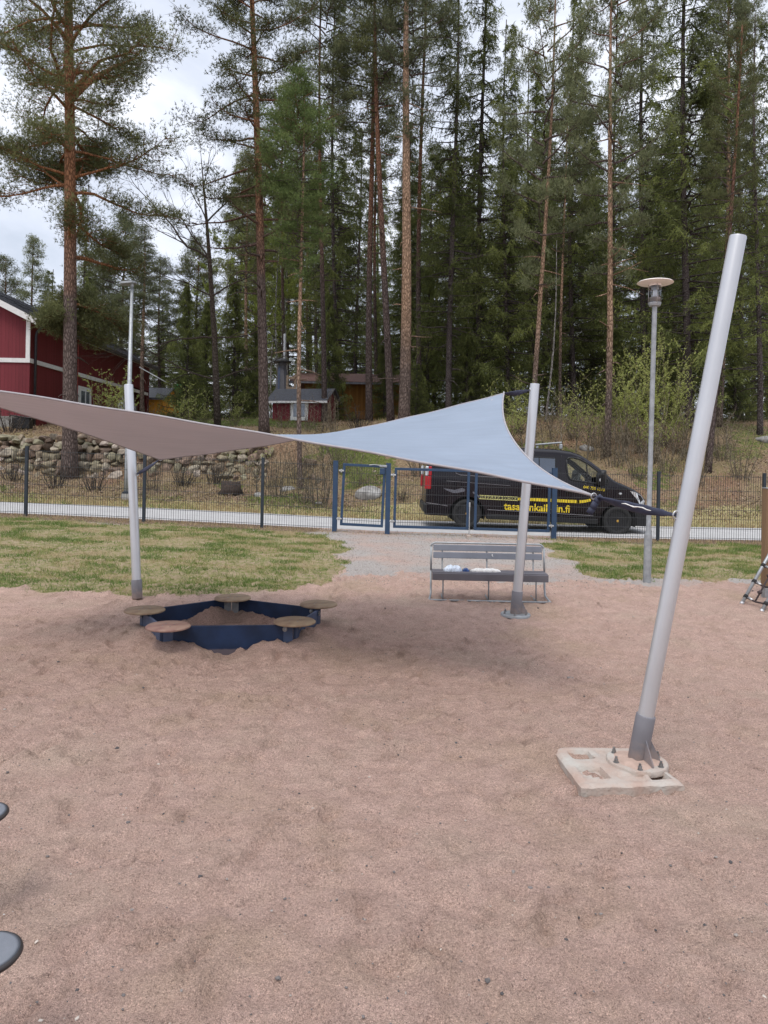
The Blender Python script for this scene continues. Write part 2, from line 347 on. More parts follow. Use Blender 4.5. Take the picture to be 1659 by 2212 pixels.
M = dict(
    alu=mat('white_aluminium', (.52, .53, .55), .36, .5, .04, 3, spec=.5),
    galv=mat('galvanised_steel', (.33, .345, .355), .5, .55, .16, 14, bump=.1, bscale=90),
    grey_paint=mat('grey_painted_steel', (.17, .165, .18), .5, .1, .08, 8),
    dark_steel=mat('fence_paint', (.028, .036, .047), .45, .1, .1, 8),
    wire=mat('fence_wire', (.034, .036, .038), .5, .1, .1, 8),
    blue_steel=mat('blue_grey_gate_paint', (.030, .060, .115), .45, .1, .1, 8),
    zinc=mat('zinc_fitting', (.5, .5, .5), .4, .7, .1, 20),
    bolt=mat('bolt_steel', (.25, .25, .25), .4, .8, .3, 60),
    sail_top=mat('sky_tinted_sail_fabric', (.30, .365, .45), .8, 0, .04, 2, bump=.25, bscale=160, spec=.15),  # blue sky light worked into the colour of neutral grey cloth
    sail_under=mat('sand_tinted_sail_fabric', (.64, .56, .55), .8, 0, .04, 2, spec=.15),  # same grey cloth, warm light off the sand worked into its colour
    hem=mat('pale_hem_webbing', (.33, .31, .32), .8, 0, .08, 20),
    strap=mat('navy_strap_sleeve', (.030, .034, .062), .65, 0, .2, 12, bump=.4, bscale=25),
    sbx=mat('navy_plastic_board', (.009, .022, .058), .5, 0, .35, 5, bump=.06, bscale=40, spec=.35),
    sbx2=mat('worn_blue_grey_board', (.05, .07, .125), .6, 0, .3, 5),
    disc=mat('worn_plywood_disc', (.20, .13, .085), .7, 0, .2, 9, col2=(.32, .24, .155)),
    disc_red=mat('reddish_plywood_disc', (.20, .105, .09), .7, 0, .2, 9, col2=(.33, .22, .17)),
    bench=mat('grey_bench_board', (.19, .205, .24), .6, 0, .1, 5, bump=.1),
    bench_seat=mat('dark_grey_bench_seat', (.12, .112, .125), .6, 0, .1, 5, bump=.1),
    conc=mat('sandy_concrete', (.37, .27, .22), .9, 0, .1, 7, bump=1.0, bscale=45, col2=(.41, .385, .345), detail=9),
    conc2=mat('grey_concrete', (.26, .25, .23), .85, 0, .15, 2, bump=.3, bscale=30),
    rubber=mat('dark_rubber', (.018, .018, .018), .8, 0, .2, 20),
    stool=mat('dark_grey_plastic', (.15, .16, .18), .45, 0, .06, 60, bump=.15, bscale=300),
    stool_edge=mat('brown_black_rim', (.03, .025, .024), .4, 0, .1, 10),
    black=mat('matt_black_plastic', (.012, .012, .013), .5, 0, .2, 12),
    vanpaint=mat('black_car_paint', (.006, .004, .007), .22, 0, .1, 4, spec=.22, coat=.30),
    yellow=mat('yellow_decal', (.78, .58, .03), .5, 0, .05, 9),
    yellow2=mat('pale_yellow_decal', (.62, .58, .22), .5, 0, .05, 9),
    grey_decal=mat('grey_decal', (.12, .12, .14), .4, 0, .3, 25),
    line=mat('reflection_grey_trim', (.16, .15, .16), .4, .2, .1, 9),  # grey stands for light reflected along the van's rail and trim
    white=mat('white_paint', (.78, .78, .78), .5, 0, .05, 5),
    white_wood=mat('white_painted_wood', (.68, .67, .66), .6, 0, .06, 8, bump=.1),
    whitecloth=mat('crumpled_white_cloth', (.72, .70, .66), .8, 0, .06, 10, bump=.8, bscale=30),
    bluecloth=mat('blue_cloth', (.06, .12, .30), .8, 0, .3, 30, bump=.8, bscale=30),
    bag=mat('thin_white_plastic', (.62, .68, .76), .35, 0, .15, 25, bump=1, bscale=40),
    redlight=mat('red_lamp_lens', (.36, .01, .015), .2, 0, .1, 9, coat=.5),
    amber=mat('amber_lens', (.8, .35, .05), .25, 0, .1, 9),
    lens=mat('clear_lamp_lens', (.62, .64, .66), .12, .3, .3, 25, coat=.8),
    darkglass=mat('dark_tinted_glass', (.015, .03, .06), .06, 0, .2, 3, spec=.8, coat=1),
    winglass=mat('window_glass', (.12, .14, .18), .06, .2, .3, 1.5, spec=.8, coat=1),
    rim=mat('dark_alloy', (.13, .13, .14), .3, .6, .2, 20, coat=.3),
    gold=mat('gold_hub', (.6, .36, .08), .35, .5, .1, 9),
    redwood=boards('red_boards', (.16, .028, .036), .14, 0, .35, var=.16, extra=1),
    redwood_shade=boards('shaded_red_boards', (.14, .020, .022), .11, 0, .4, var=.18, extra=1),  # same house red, shade on the side wall painted in darker
    ochre=boards('ochre_boards', (.27, .125, .03), .13, 0, .4, var=.18, extra=1),
    ochre2=mat('orange_painted_wall', (.75, .36, .04), .7, 0, .12, 2),
    metalroof=mat('dark_metal_roof', (.035, .036, .042), .4, .3, .2, 9),
    felt=mat('grey_roof_felt', (.075, .077, .088), .9, 0, .25, 14, bump=.4, bscale=60),
    brownroof=mat('brown_tile_roof', (.13, .07, .06), .85, 0, .35, 16, bump=.5, bscale=30),
    greywood=boards('weathered_boards', (.17, .17, .19), .1, 0, .4, var=.2, extra=1),
    rawwood=mat('raw_timber', (.27, .20, .14), .8, 0, .25, 12, bump=.3),
    post=boards('oiled_play_timber', (.26, .165, .095), .06, 0, .55, var=.2, extra=1),
    redpanel=mat('red_play_panel', (.50, .045, .03), .5, 0, .06, 5),
    green=mat('green_bristles', (.01, .28, .09), .7, 0, .3, 20),
    ladder_red=mat('red_ladder_paint', (.28, .05, .04), .6, 0, .1, 9),
    rope=mat('dark_rope', (.05, .035, .035), .8, 0, .3, 60),
    lampdisc=mat('pale_lamp_disc', (.80, .72, .66), .5, 0, .05, 9),
    interior=mat('van_interior', (.06, .06, .062), .8, 0, .2, 9),
    vglass=glass('clear_vehicle_glass', (.86, .93, .90), .30),
    lglass=glass('lantern_glass', (.85, .88, .92), .45),
    stone=mat('field_stone', (.15, .128, .115), .85, 0, .3, 7, bump=.9, bscale=22, col2=(.34, .29, .25)),
    stone_w=mat('pale_granite', (.16, .15, .14), .85, 0, .3, 5, bump=.9, bscale=14, col2=(.36, .35, .33)),
)
def see_through(m, f, col):
    N, L = nodes(m); b = N['Principled BSDF']; t = N.new('ShaderNodeBsdfTranslucent'); t.inputs[0].default_value = (*col, 1)
    x = N.new('ShaderNodeMixShader'); x.inputs[0].default_value = f; L.new(b.outputs[0], x.inputs[1]); L.new(t.outputs[0], x.inputs[2]); L.new(x.outputs[0], N['Material Output'].inputs[0])
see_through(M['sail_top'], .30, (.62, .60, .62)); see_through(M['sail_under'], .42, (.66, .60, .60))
def weave(m, k, dirs):
    # woven bands, faint creases and dust in the cloth
    N, L = nodes(m); b = N['Principled BSDF']; t = N.new('ShaderNodeTexCoord'); mp_ = N.new('ShaderNodeMapping'); mp_.inputs['Scale'].default_value = dirs; L.new(t.outputs['Object'], mp_.inputs[0])
    n = N.new('ShaderNodeTexNoise'); n.inputs['Scale'].default_value = 1; n.inputs['Detail'].default_value = 7; n.inputs['Roughness'].default_value = .65; L.new(mp_.outputs[0], n.inputs['Vector'])
    mr = N.new('ShaderNodeMapRange'); mr.inputs[1].default_value = .3; mr.inputs[2].default_value = .7; mr.inputs[3].default_value = 1 - k; mr.inputs[4].default_value = 1 + k; L.new(n.outputs['Fac'], mr.inputs[0])
    old = b.inputs['Base Color'].links[0].from_socket; v = N.new('ShaderNodeVectorMath'); v.operation = 'SCALE'; L.new(old, v.inputs[0]); L.new(mr.outputs[0], v.inputs['Scale']); L.new(v.outputs[0], b.inputs['Base Color'])
    bp = N.new('ShaderNodeBump'); bp.inputs['Strength'].default_value = .35; bp.inputs['Distance'].default_value = .01; L.new(n.outputs['Fac'], bp.inputs['Height']); L.new(bp.outputs[0], b.inputs['Normal'])
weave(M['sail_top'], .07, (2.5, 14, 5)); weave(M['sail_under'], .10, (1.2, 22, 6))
def grime(m, z1, col, amt=.8):
    # dust splashed up the foot of a pole
    N, L = nodes(m); b = N['Principled BSDF']; t = N.new('ShaderNodeTexCoord'); s = N.new('ShaderNodeSeparateXYZ'); L.new(t.outputs['Object'], s.inputs[0])
    n = N.new('ShaderNodeTexNoise'); n.inputs['Scale'].default_value = 22; n.inputs['Detail'].default_value = 6; L.new(t.outputs['Object'], n.inputs['Vector'])
    a = N.new('ShaderNodeMath'); a.operation = 'MULTIPLY_ADD'; a.inputs[1].default_value = z1 * 1.6; L.new(n.outputs['Fac'], a.inputs[0]); L.new(s.outputs[2], a.inputs[2])
    mr = N.new('ShaderNodeMapRange'); mr.inputs[1].default_value = z1 * .75; mr.inputs[2].default_value = z1 * 1.7; mr.inputs[3].default_value = amt; mr.inputs[4].default_value = 0; L.new(a.outputs[0], mr.inputs[0])
    old = b.inputs['Base Color'].links[0].from_socket; x = N.new('ShaderNodeMix'); x.data_type = 'RGBA'; L.new(mr.outputs[0], x.inputs[0]); L.new(old, x.inputs[6]); x.inputs[7].default_value = (*col, 1); L.new(x.outputs[2], b.inputs['Base Color'])
grime(M['grey_paint'], .14, (.36, .26, .21), .6); grime(M['sbx'], .012, (.20, .15, .14), .5); grime(M['sbx2'], .02, (.25, .19, .16), .5)
grime(M['vanpaint'], .12, (.06, .05, .045), .5)
def stone_tinted():
    m = M['stone']; N, L = nodes(m); b = N['Principled BSDF']
    a = N.new('ShaderNodeAttribute'); a.attribute_name = 'tint'
    r = N.new('ShaderNodeValToRGB'); e = r.color_ramp.elements
    e[0].position = 0; e[0].color = (.50, .42, .36, 1); e[1].position = 1; e[1].color = (1.55, 1.5, 1.45, 1)
    q = e.new(.35); q.color = (.95, .78, .66, 1); q = e.new(.6); q.color = (.85, .92, .68, 1)
    L.new(a.outputs['Fac'], r.inputs[0]); old = b.inputs['Base Color'].links[0].from_socket
    v = N.new('ShaderNodeVectorMath'); v.operation = 'MULTIPLY'; L.new(old, v.inputs[0]); L.new(r.outputs[0], v.inputs[1]); L.new(v.outputs[0], b.inputs['Base Color'])
stone_tinted()

def bark(name, low, high, z0, z1, scale=8):
    """bark whose colour really changes up the stem (grey brown plates below, orange paper bark above)"""
    m = bpy.data.materials.new(name); m.use_nodes = True; N, L = nodes(m); b = N['Principled BSDF']; b.inputs['Roughness'].default_value = .9
    b.inputs['Specular IOR Level'].default_value = .15
    t = N.new('ShaderNodeTexCoord'); s = N.new('ShaderNodeSeparateXYZ'); L.new(t.outputs['Object'], s.inputs[0])
    n = N.new('ShaderNodeTexNoise'); n.inputs['Scale'].default_value = 1.4; L.new(t.outputs['Object'], n.inputs['Vector'])
    ad = N.new('ShaderNodeMath'); ad.operation = 'MULTIPLY_ADD'; ad.inputs[1].default_value = 3.0; L.new(n.outputs['Fac'], ad.inputs[0]); L.new(s.outputs[2], ad.inputs[2])
    mr = N.new('ShaderNodeMapRange'); mr.inputs[1].default_value = z0 + 1.5; mr.inputs[2].default_value = z1 + 1.5; L.new(ad.outputs[0], mr.inputs[0])
    mx = N.new('ShaderNodeMix'); mx.data_type = 'RGBA'; mx.inputs[6].default_value = (*low, 1); mx.inputs[7].default_value = (*high, 1); L.new(mr.outputs[0], mx.inputs[0])
    mp_ = N.new('ShaderNodeMapping'); mp_.inputs['Scale'].default_value = (scale * 2.2, scale * 2.2, scale * .7); L.new(t.outputs['Object'], mp_.inputs[0])
    v = N.new('ShaderNodeTexVoronoi'); v.inputs['Scale'].default_value = 1; v.feature = 'DISTANCE_TO_EDGE'; L.new(mp_.outputs[0], v.inputs['Vector'])
    n2 = N.new('ShaderNodeTexNoise'); n2.inputs['Scale'].default_value = 5; n2.inputs['Detail'].default_value = 6; L.new(mp_.outputs[0], n2.inputs['Vector'])
    r = N.new('ShaderNodeValToRGB'); e = r.color_ramp.elements; e[0].color = (.35, .33, .32, 1); e[1].color = (1.1, 1.1, 1.1, 1); e[1].position = .28; L.new(v.outputs['Distance'], r.inputs[0])
    mr2 = N.new('ShaderNodeMapRange'); mr2.inputs[1].default_value = .3; mr2.inputs[2].default_value = .7; mr2.inputs[3].default_value = .65; mr2.inputs[4].default_value = 1.3; L.new(n2.outputs['Fac'], mr2.inputs[0])
    a1 = N.new('ShaderNodeVectorMath'); a1.operation = 'MULTIPLY'; L.new(mx.outputs[2], a1.inputs[0]); L.new(r.outputs[0], a1.inputs[1])
    a2 = N.new('ShaderNodeVectorMath'); a2.operation = 'SCALE'; L.new(a1.outputs[0], a2.inputs[0]); L.new(mr2.outputs[0], a2.inputs['Scale'])
    L.new(a2.outputs[0], b.inputs['Base Color'])
    bp = N.new('ShaderNodeBump'); bp.inputs['Strength'].default_value = .8; bp.inputs['Distance'].default_value = .03; L.new(r.outputs[0], bp.inputs['Height']); L.new(bp.outputs[0], b.inputs['Normal'])
    return m
M['pinebark'] = bark('pine_bark', (.155, .118, .105), (.33, .165, .09), 5.5, 9.5)
M['pinebark_tan'] = bark('pale_pine_bark', (.19, .145, .125), (.42, .28, .19), 2.2, 5)
M['pinebark_dark'] = bark('dark_pine_bark', (.13, .10, .092), (.26, .135, .085), 6, 11)
M['sprucebark'] = bark('spruce_bark', (.12, .10, .098), (.13, .105, .10), 3, 9, 12)
M['birchbark'] = bark('birch_bark', (.30, .28, .26), (.45, .43, .40), 1, 4, 6)
M['greybark'] = bark('grey_twig_bark', (.12, .10, .085), (.13, .105, .085), 1, 4, 10)
M['palebark'] = bark('pale_sapling_bark', (.26, .22, .16), (.30, .25, .17), 1, 4, 10)
M['pine'] = ramp_tint('pine_needles', [(0, (.075, .075, .034)), (.5, (.145, .158, .066)), (1, (.24, .25, .11))])
M['pine_fresh'] = ramp_tint('fresh_pine_needles', [(0, (.065, .090, .030)), (.5, (.135, .185, .062)), (1, (.22, .28, .10))])
M['pine_grey'] = ramp_tint('grey_green_pine_needles', [(0, (.085, .092, .050)), (.5, (.16, .178, .092)), (1, (.25, .265, .14))])
M['spruce'] = ramp_tint('spruce_needles', [(0, (.060, .068, .027)), (.5, (.135, .158, .052)), (1, (.24, .265, .080))])
M['birch'] = ramp_tint('young_birch_leaves', [(0, (.16, .20, .04)), (1, (.32, .36, .09))], objvar=.1)
M['bud'] = ramp_tint('opening_buds', [(0, (.32, .33, .10)), (1, (.52, .58, .20))], objvar=.15)
M['grass'] = ramp_tint('grass_blades', [(0, (.46, .36, .22)), (.38, (.40, .34, .17)), (.56, (.25, .27, .085)), (1, (.12, .185, .045))], transl=.25, objvar=0)
M['drygrass'] = ramp_tint('dry_grass_blades', [(0, (.30, .20, .11)), (.6, (.48, .38, .21)), (.8, (.22, .24, .075)), (1, (.14, .21, .05))], transl=.2, objvar=0)
M['litter'] = ramp_tint('fallen_leaves', [(0, (.12, .080, .060)), (.5, (.22, .155, .115)), (1, (.36, .285, .21))], transl=.1, objvar=0)
M['pebble'] = ramp_tint('pebbles', [(0, (.07, .065, .065)), (.6, (.18, .16, .15)), (1, (.50, .44, .38))], transl=0, objvar=0)
# ------------------------------------------------------------------ ground
def axis_steps(lo, hi, c0, c1, s0, g, cap=60):
    out = [c0]; x = c0
    while x < c1: x += s0; out.append(x)
    while x < hi: x += min(cap, s0 + g * (x - c1)); out.append(x)
    x = c0; left = []
    while x > lo: x -= min(cap, s0 + g * (c0 - x)); left.append(x)
    return np.array(left[::-1] + out)
GX = axis_steps(-500, 500, -2.6, 2.6, .025, .02)
GY = axis_steps(-30, 900, 1.7, 5.2, .025, .0125)
gx, gy = np.meshgrid(GX, GY)
gz = h1(gx, gy)
for cx, cy, a, lx, ly, dz in DENT:
    i0, i1 = np.searchsorted(GX, [cx - .45, cx + .45]); j0, j1 = np.searchsorted(GY, [cy - .45, cy + .45])
    X, Y = gx[j0:j1, i0:i1] - cx, gy[j0:j1, i0:i1] - cy
    u = (X * math.cos(a) + Y * math.sin(a)) / lx; v = (-X * math.sin(a) + Y * math.cos(a)) / ly
    q = u * u + v * v
    gz[j0:j1, i0:i1] += dz * (-np.exp(-q ** 1.5) + .6 * np.exp(-(np.sqrt(q) - 1.45) ** 2 * 5) * (1 + .6 * np.sign(v)))
pm = (gy > 15.95) & (gy < 19.15)
gz[pm] -= .03
def grass_left(x, y):
    n = fbm(x * 1.5, y * 1.5, 41, 4) - .5
    xr = np.interp(y, [8.8, 9.8, 11.3, 13.6, 15, 16], [-.9, -.55, -.62, -.8, -1.4, -2.2]) + n * 1.0
    lo = np.interp(x, [-12, -4.5, -3, -1.2, -.5], [8.7, 8.75, 8.8, 9.2, 9.8]) + n * 1.3
    return ss(-.12, .12, xr - x) * ss(-.15, .25, y - lo) * (1 - ss(14.2, 15.2, y + n * 1.2))
def grass_right(x, y):
    n = fbm(x * 1.5, y * 1.5, 43, 4) - .5
    xl = np.interp(y, [10.3, 10.9, 12.9, 15, 16], [3.5, 3.0, 3.05, 3.4, 3.6]) + n * .8
    lo = np.interp(x, [2.9, 3.4, 5.6, 12], [10.8, 10.5, 10.5, 10.2]) + n * .8
    return ss(-.12, .12, x - xl) * ss(-.15, .25, y - lo) * (1 - ss(14.4, 15.3, y + n * 1.2))
def grassy(x, y): return np.clip(grass_left(x, y) + grass_right(x, y), 0, 1)
m_grass = grassy(gx, gy)
m_gravel = ss(9.2, 11.5, gy + 1.5 * (fbm(gx, gy, 51) - .5)) * (1 - ss(15.5, 16, gy)) * (1 - m_grass)
m_bank = ss(19.1, 19.5, gy)
m_verge = ss(19.1, 19.3, gy) * (1 - ss(20.0, 21.0, gy + 1.4 * (fbm(gx * .8, gy, 53) - .5)))
m_soil = ss(14.3, 15.2, gy) * (1 - ss(15.7, 16.1, gy)) * np.clip(ss(1.0, 1.8, np.abs(gx - 1.2) - 1.2), 0, 1)
m_green = ss(.52, .66, fbm(gx * .35, gy * .35, 61, 4)) * m_bank * np.where(gx < 0, .65, .5)
m_green = np.maximum(m_green, ss(28.5, 31, gy) * (1 - ss(33.5, 36, gy)) * (1 - ss(-3.4, -2.4, gx)) * .9)
nx_, ny_ = len(GX), len(GY)
g = MB()
ii = np.arange(ny_ - 1)[:, None] * nx_ + np.arange(nx_ - 1)[None, :]
g.add(np.stack([gx, gy, gz], -1).reshape(-1, 3), np.stack([ii, ii + 1, ii + nx_ + 1, ii + nx_], -1).reshape(-1, 4))

def ground_mat():
    m = bpy.data.materials.new('ground_surface'); m.use_nodes = True; N, L = nodes(m); b = N['Principled BSDF']
    b.inputs['Roughness'].default_value = .92; b.inputs['Specular IOR Level'].default_value = .15
    t = N.new('ShaderNodeTexCoord'); V = t.outputs['Object']
    def noise(s, d=4, r=.55):
        n = N.new('ShaderNodeTexNoise'); n.inputs['Scale'].default_value = s; n.inputs['Detail'].default_value = d; n.inputs['Roughness'].default_value = r
        L.new(V, n.inputs['Vector']); return n.outputs['Fac']
    def ramp(src, st):
        r = N.new('ShaderNodeValToRGB'); e = r.color_ramp.elements
        while len(e) > 1: e.remove(e[0])
        e[0].position = st[0][0]; e[0].color = (*st[0][1], 1)
        for p, c in st[1:]: q = e.new(p); q.color = (*c, 1)
        L.new(src, r.inputs[0]); return r.outputs[0]
    def mix(f, a, c, mode='MIX'):
        x = N.new('ShaderNodeMix'); x.data_type = 'RGBA'; x.blend_type = mode
        if isinstance(f, float): x.inputs[0].default_value = f
        else: L.new(f, x.inputs[0])
        L.new(a, x.inputs[6]); L.new(c, x.inputs[7]); return x.outputs[2]
    def attr(nm): a = N.new('ShaderNodeAttribute'); a.attribute_name = nm; return a.outputs['Fac']
    def bw(src, lo, hi): return ramp(src, [(lo, (0, 0, 0)), (hi, (1, 1, 1))])
    sand = ramp(noise(.9, 6, .6), [(.30, (.45, .325, .245)), (.5, (.505, .35, .29)), (.72, (.48, .36, .285))])
    grain = ramp(noise(260, 3, .7), [(.33, (.34, .32, .31)), (.45, (.88, .88, .88)), (.58, (1.05, 1.05, 1.05)), (.68, (1.7, 1.7, 1.68))])
    grain2 = ramp(noise(95, 4, .75), [(.32, (.58, .56, .55)), (.47, (1, 1, 1)), (.68, (1.22, 1.2, 1.18))])
    mott = ramp(noise(7, 6, .65), [(.3, (.86, .85, .84)), (.7, (1.12, 1.12, 1.12))])
    sand = mix(1.0, mix(1.0, mix(1.0, sand, grain, 'MULTIPLY'), grain2, 'MULTIPLY'), mott, 'MULTIPLY')
    gravel = ramp(noise(55, 5, .8), [(.30, (.26, .235, .22)), (.5, (.40, .36, .33)), (.68, (.52, .48, .445))])
    pinkish = mix(bw(noise(.8, 4), .44, .68), gravel, sand)
    turf = ramp(noise(9, 6, .7), [(.30, (.14, .165, .05)), (.44, (.25, .23, .10)), (.54, (.35, .28, .17)), (.72, (.42, .31, .23))])
    soil = ramp(noise(14, 6, .7), [(.32, (.10, .065, .045)), (.5, (.22, .155, .115)), (.7, (.33, .25, .19))])
    bankc = ramp(noise(16, 8, .8), [(.30, (.09, .058, .042)), (.45, (.22, .15, .105)), (.58, (.33, .24, .165)), (.74, (.50, .41, .30))])
    big = ramp(noise(.55, 5, .6), [(.35, (.88, .76, .70)), (.5, (.96, .98, .88)), (.65, (.82, .92, .66))])
    bankc = mix(1.0, bankc, big, 'MULTIPLY')
    moss = ramp(noise(12, 6, .75), [(.32, (.045, .062, .015)), (.5, (.11, .135, .035)), (.7, (.22, .20, .075))])
    verge = ramp(noise(20, 6, .75), [(.32, (.20, .21, .07)), (.5, (.40, .34, .17)), (.7, (.50, .42, .26))])
    edge = noise(5, 6, .75)
    def mask(nm):     # ragged edge
        a = N.new('ShaderNodeMath'); a.operation = 'ADD'; L.new(attr(nm), a.inputs[0]); L.new(edge, a.inputs[1])
        return bw(a.outputs[0], .92, 1.08)
    c = mix(mask('gravel'), sand, pinkish); c = mix(mask('soil'), c, soil); c = mix(mask('turf'), c, turf)
    c = mix(attr('bank'), c, bankc); c = mix(mask('moss'), c, moss); c = mix(mask('verge'), c, verge)
    L.new(c, b.inputs['Base Color'])
    bp = N.new('ShaderNodeBump'); bp.inputs['Strength'].default_value = 1.0; bp.inputs['Distance'].default_value = .045
    ad = N.new('ShaderNodeMath'); ad.operation = 'MULTIPLY_ADD'; ad.inputs[1].default_value = .28; L.new(noise(150, 3, .7), ad.inputs[0]); L.new(noise(24, 7, .68), ad.inputs[2])
    L.new(ad.outputs[0], bp.inputs['Height']); L.new(bp.outputs[0], b.inputs['Normal'])
    return m
ground = g.obj('ground', ground_mat(), None, smooth=True); tag(ground, kind='structure')
for nm, a in (('turf', m_grass), ('gravel', m_gravel), ('soil', m_soil), ('bank', m_bank), ('moss', m_green), ('verge', m_verge)):
    at = ground.data.attributes.new(nm, 'FLOAT', 'POINT'); at.data.foreach_set('value', a.astype(np.float32).ravel())

# asphalt walkway behind the fence
px_ = np.arange(-80, 80.1, .5); py_ = np.array([15.9, 16.0, 16.6, 17.5, 18.4, 19.1, 19.2])
X, Y = np.meshgrid(px_, py_); Z = h0(X, np.full_like(X, 17.0)) * 0 + hb(X) + .004 + .02 * np.sin(np.clip((Y - 16) / 3.1, 0, 1) * math.pi)
Z[0] -= .06; Z[-1] -= .06
Y = Y + (fbm(X * 1.2, Y * 3, 71) - .5) * .14
p = MB(); k = len(px_); ii = np.arange(len(py_) - 1)[:, None] * k + np.arange(k - 1)[None, :]
p.add(np.stack([X, Y, Z], -1).reshape(-1, 3), np.stack([ii, ii + 1, ii + k + 1, ii + k], -1).reshape(-1, 4))
tag(p.obj('path', mat('pale_asphalt', (.38, .372, .365), .9, 0, .1, 3, bump=.4, bscale=120, col2=(.45, .44, .43)), None, True), kind='structure')

def G(px, py, lo=1.0, hi=60):
    """ground point seen at (px,py)"""
    Y = lo
    while Y < hi:
        q = P(px, py, Y)
        if q.z <= float(h0(q.x, q.y)): break
        Y += .02
    q = P(px, py, Y); q.z = float(h1(q.x, q.y)); return q
def at(px, Y, py=950):
    """ground point in column px at depth Y"""
    z = 0
    for k in range(4):
        q = P(px, py, Y); z = float(h1(q.x, q.y)); py = 998 - (z - CAMH) / Y * FPX + (px - 829) * SR_
    return Vector((q.x, Y, z))

rng = np.random.RandomState(11)
def unit(v): return v / (np.linalg.norm(v, axis=-1, keepdims=True) + 1e-9)
def blades(mb, x, y, hgt, w, tint, lean=.5):
    n = len(x); z = h1(x, y) - .004
    C = np.stack([x, y, z], 1); D = unit(np.stack([rng.normal(0, lean, n), rng.normal(0, lean, n), np.ones(n)], 1))
    a = rng.uniform(0, math.pi, n); Wd = np.stack([np.cos(a), np.sin(a), np.zeros(n)], 1) * (w / 2).reshape(-1, 1)
    mb.tris(C, D, Wd, hgt, tint)
# lawn grass
mb = MB(); N0 = 380000
x = rng.uniform(-9, 8.5, N0); y = rng.uniform(8.3, 15.4, N0)
clump = fbm(x * 2.2, y * 2.2, 81, 4); dens = grassy(x, y) * ss(.36, .56, clump) * .9 + grassy(x, y) * .18
edge_t = fbm(x * 2.0, y * 3.6, 83, 5)
k = (rng.rand(N0) < dens) & (np.abs(x) < y * .62 + .5); x, y, clump, edge_t = x[k], y[k], clump[k], edge_t[k]
tint = np.clip((edge_t - .5) * 3.4 + .50 + .45 * ss(.58, .68, fbm(x * 3.1, y * 5, 89, 3)) + rng.normal(0, .22, len(x)) + .35 * (1 - ss(8.8, 10.2, y)) * (x < 0) + .25 * ss(.4, 0, np.abs(y - 11.2)) * (x > 3), 0, 1)
blades(mb, x, y, rng.uniform(.02, .055, len(x)) * (1 + .4 * (tint > .5)), rng.uniform(.006, .012, len(x)), tint, .8)
tag(mb.obj('grass', M['grass']), kind='stuff')
# dry grass of the verge and the bank
mb = MB(); N0 = 150000
x = rng.uniform(-17, 18, N0); y = 19.15 + rng.rand(N0) ** 1.4 * 16
m1 = (1 - ss(20.1, 21.2, y)) * 1.0 + .35 * ss(.46, .62, fbm(x * .5, y * .5, 61, 4)) + .24
k = (rng.rand(N0) < m1) & (np.abs(x) < y * .58 + 1) & ~((x < .6) & (y > 23.3) & (y < 24.9)); x, y = x[k], y[k]
gr = ss(.5, .62, fbm(x * .6, y * .6, 85, 4))
tint = np.clip(rng.normal(.42, .2, len(x)) + .42 * gr * (rng.rand(len(x)) < .7) + .45 * (ss(28.5, 30, y) * (1 - ss(34, 36, y)) * (x < -2.6)), 0, 1)
blades(mb, x, y, rng.uniform(.05, .17, len(x)) * (1 + .5 * ss(28, 32, y)), rng.uniform(.010, .022, len(x)), tint, .7)
tag(mb.obj('dry_grass', M['drygrass']), kind='stuff')
# weeds and debris along the fence foot
mb = MB(); n = 9000
x = rng.uniform(-10, 9.5, n); y = 15.3 + rng.normal(0, .22, n); k = (x < -1.0) | (x > 3.7) | (rng.rand(n) < .25); x, y = x[k], y[k]
blades(mb, x, y, rng.uniform(.03, .10, len(x)), rng.uniform(.006, .014, len(x)), np.clip(rng.normal(.3, .25, len(x)), 0, 1), .9)
tag(mb.obj('weeds', M['drygrass']), kind='stuff')
# leaf litter
mb = MB(); n = 90000
x = rng.uniform(-17, 18, n); y = 20.0 + rng.rand(n) ** 1.3 * 15
k = (rng.rand(n) < .35 + .65 * ss(.40, .58, fbm(x * .7, y * .7, 87, 3))) & (np.abs(x) < y * .58 + 1); x, y = x[k], y[k]; n = len(x)
C = np.stack([x, y, h1(x, y) + rng.uniform(.0, .05, n)], 1)
u = unit(rng.normal(0, 1, (n, 3)) * [1, 1, .5]); v = unit(np.cross(u, rng.normal(0, 1, (n, 3)) * [.4, .4, 1])); s = rng.uniform(.014, .040, n)[:, None]
V = np.stack([C - u * s, C + v * s * .7, C + u * s, C - v * s * .7], 1).reshape(-1, 3)
mb.add(V, np.arange(4 * n).reshape(-1, 4), np.repeat(np.clip(rng.normal(.5, .28, n), 0, 1), 4))
tag(mb.obj('leaf_litter', M['litter']), kind='stuff')
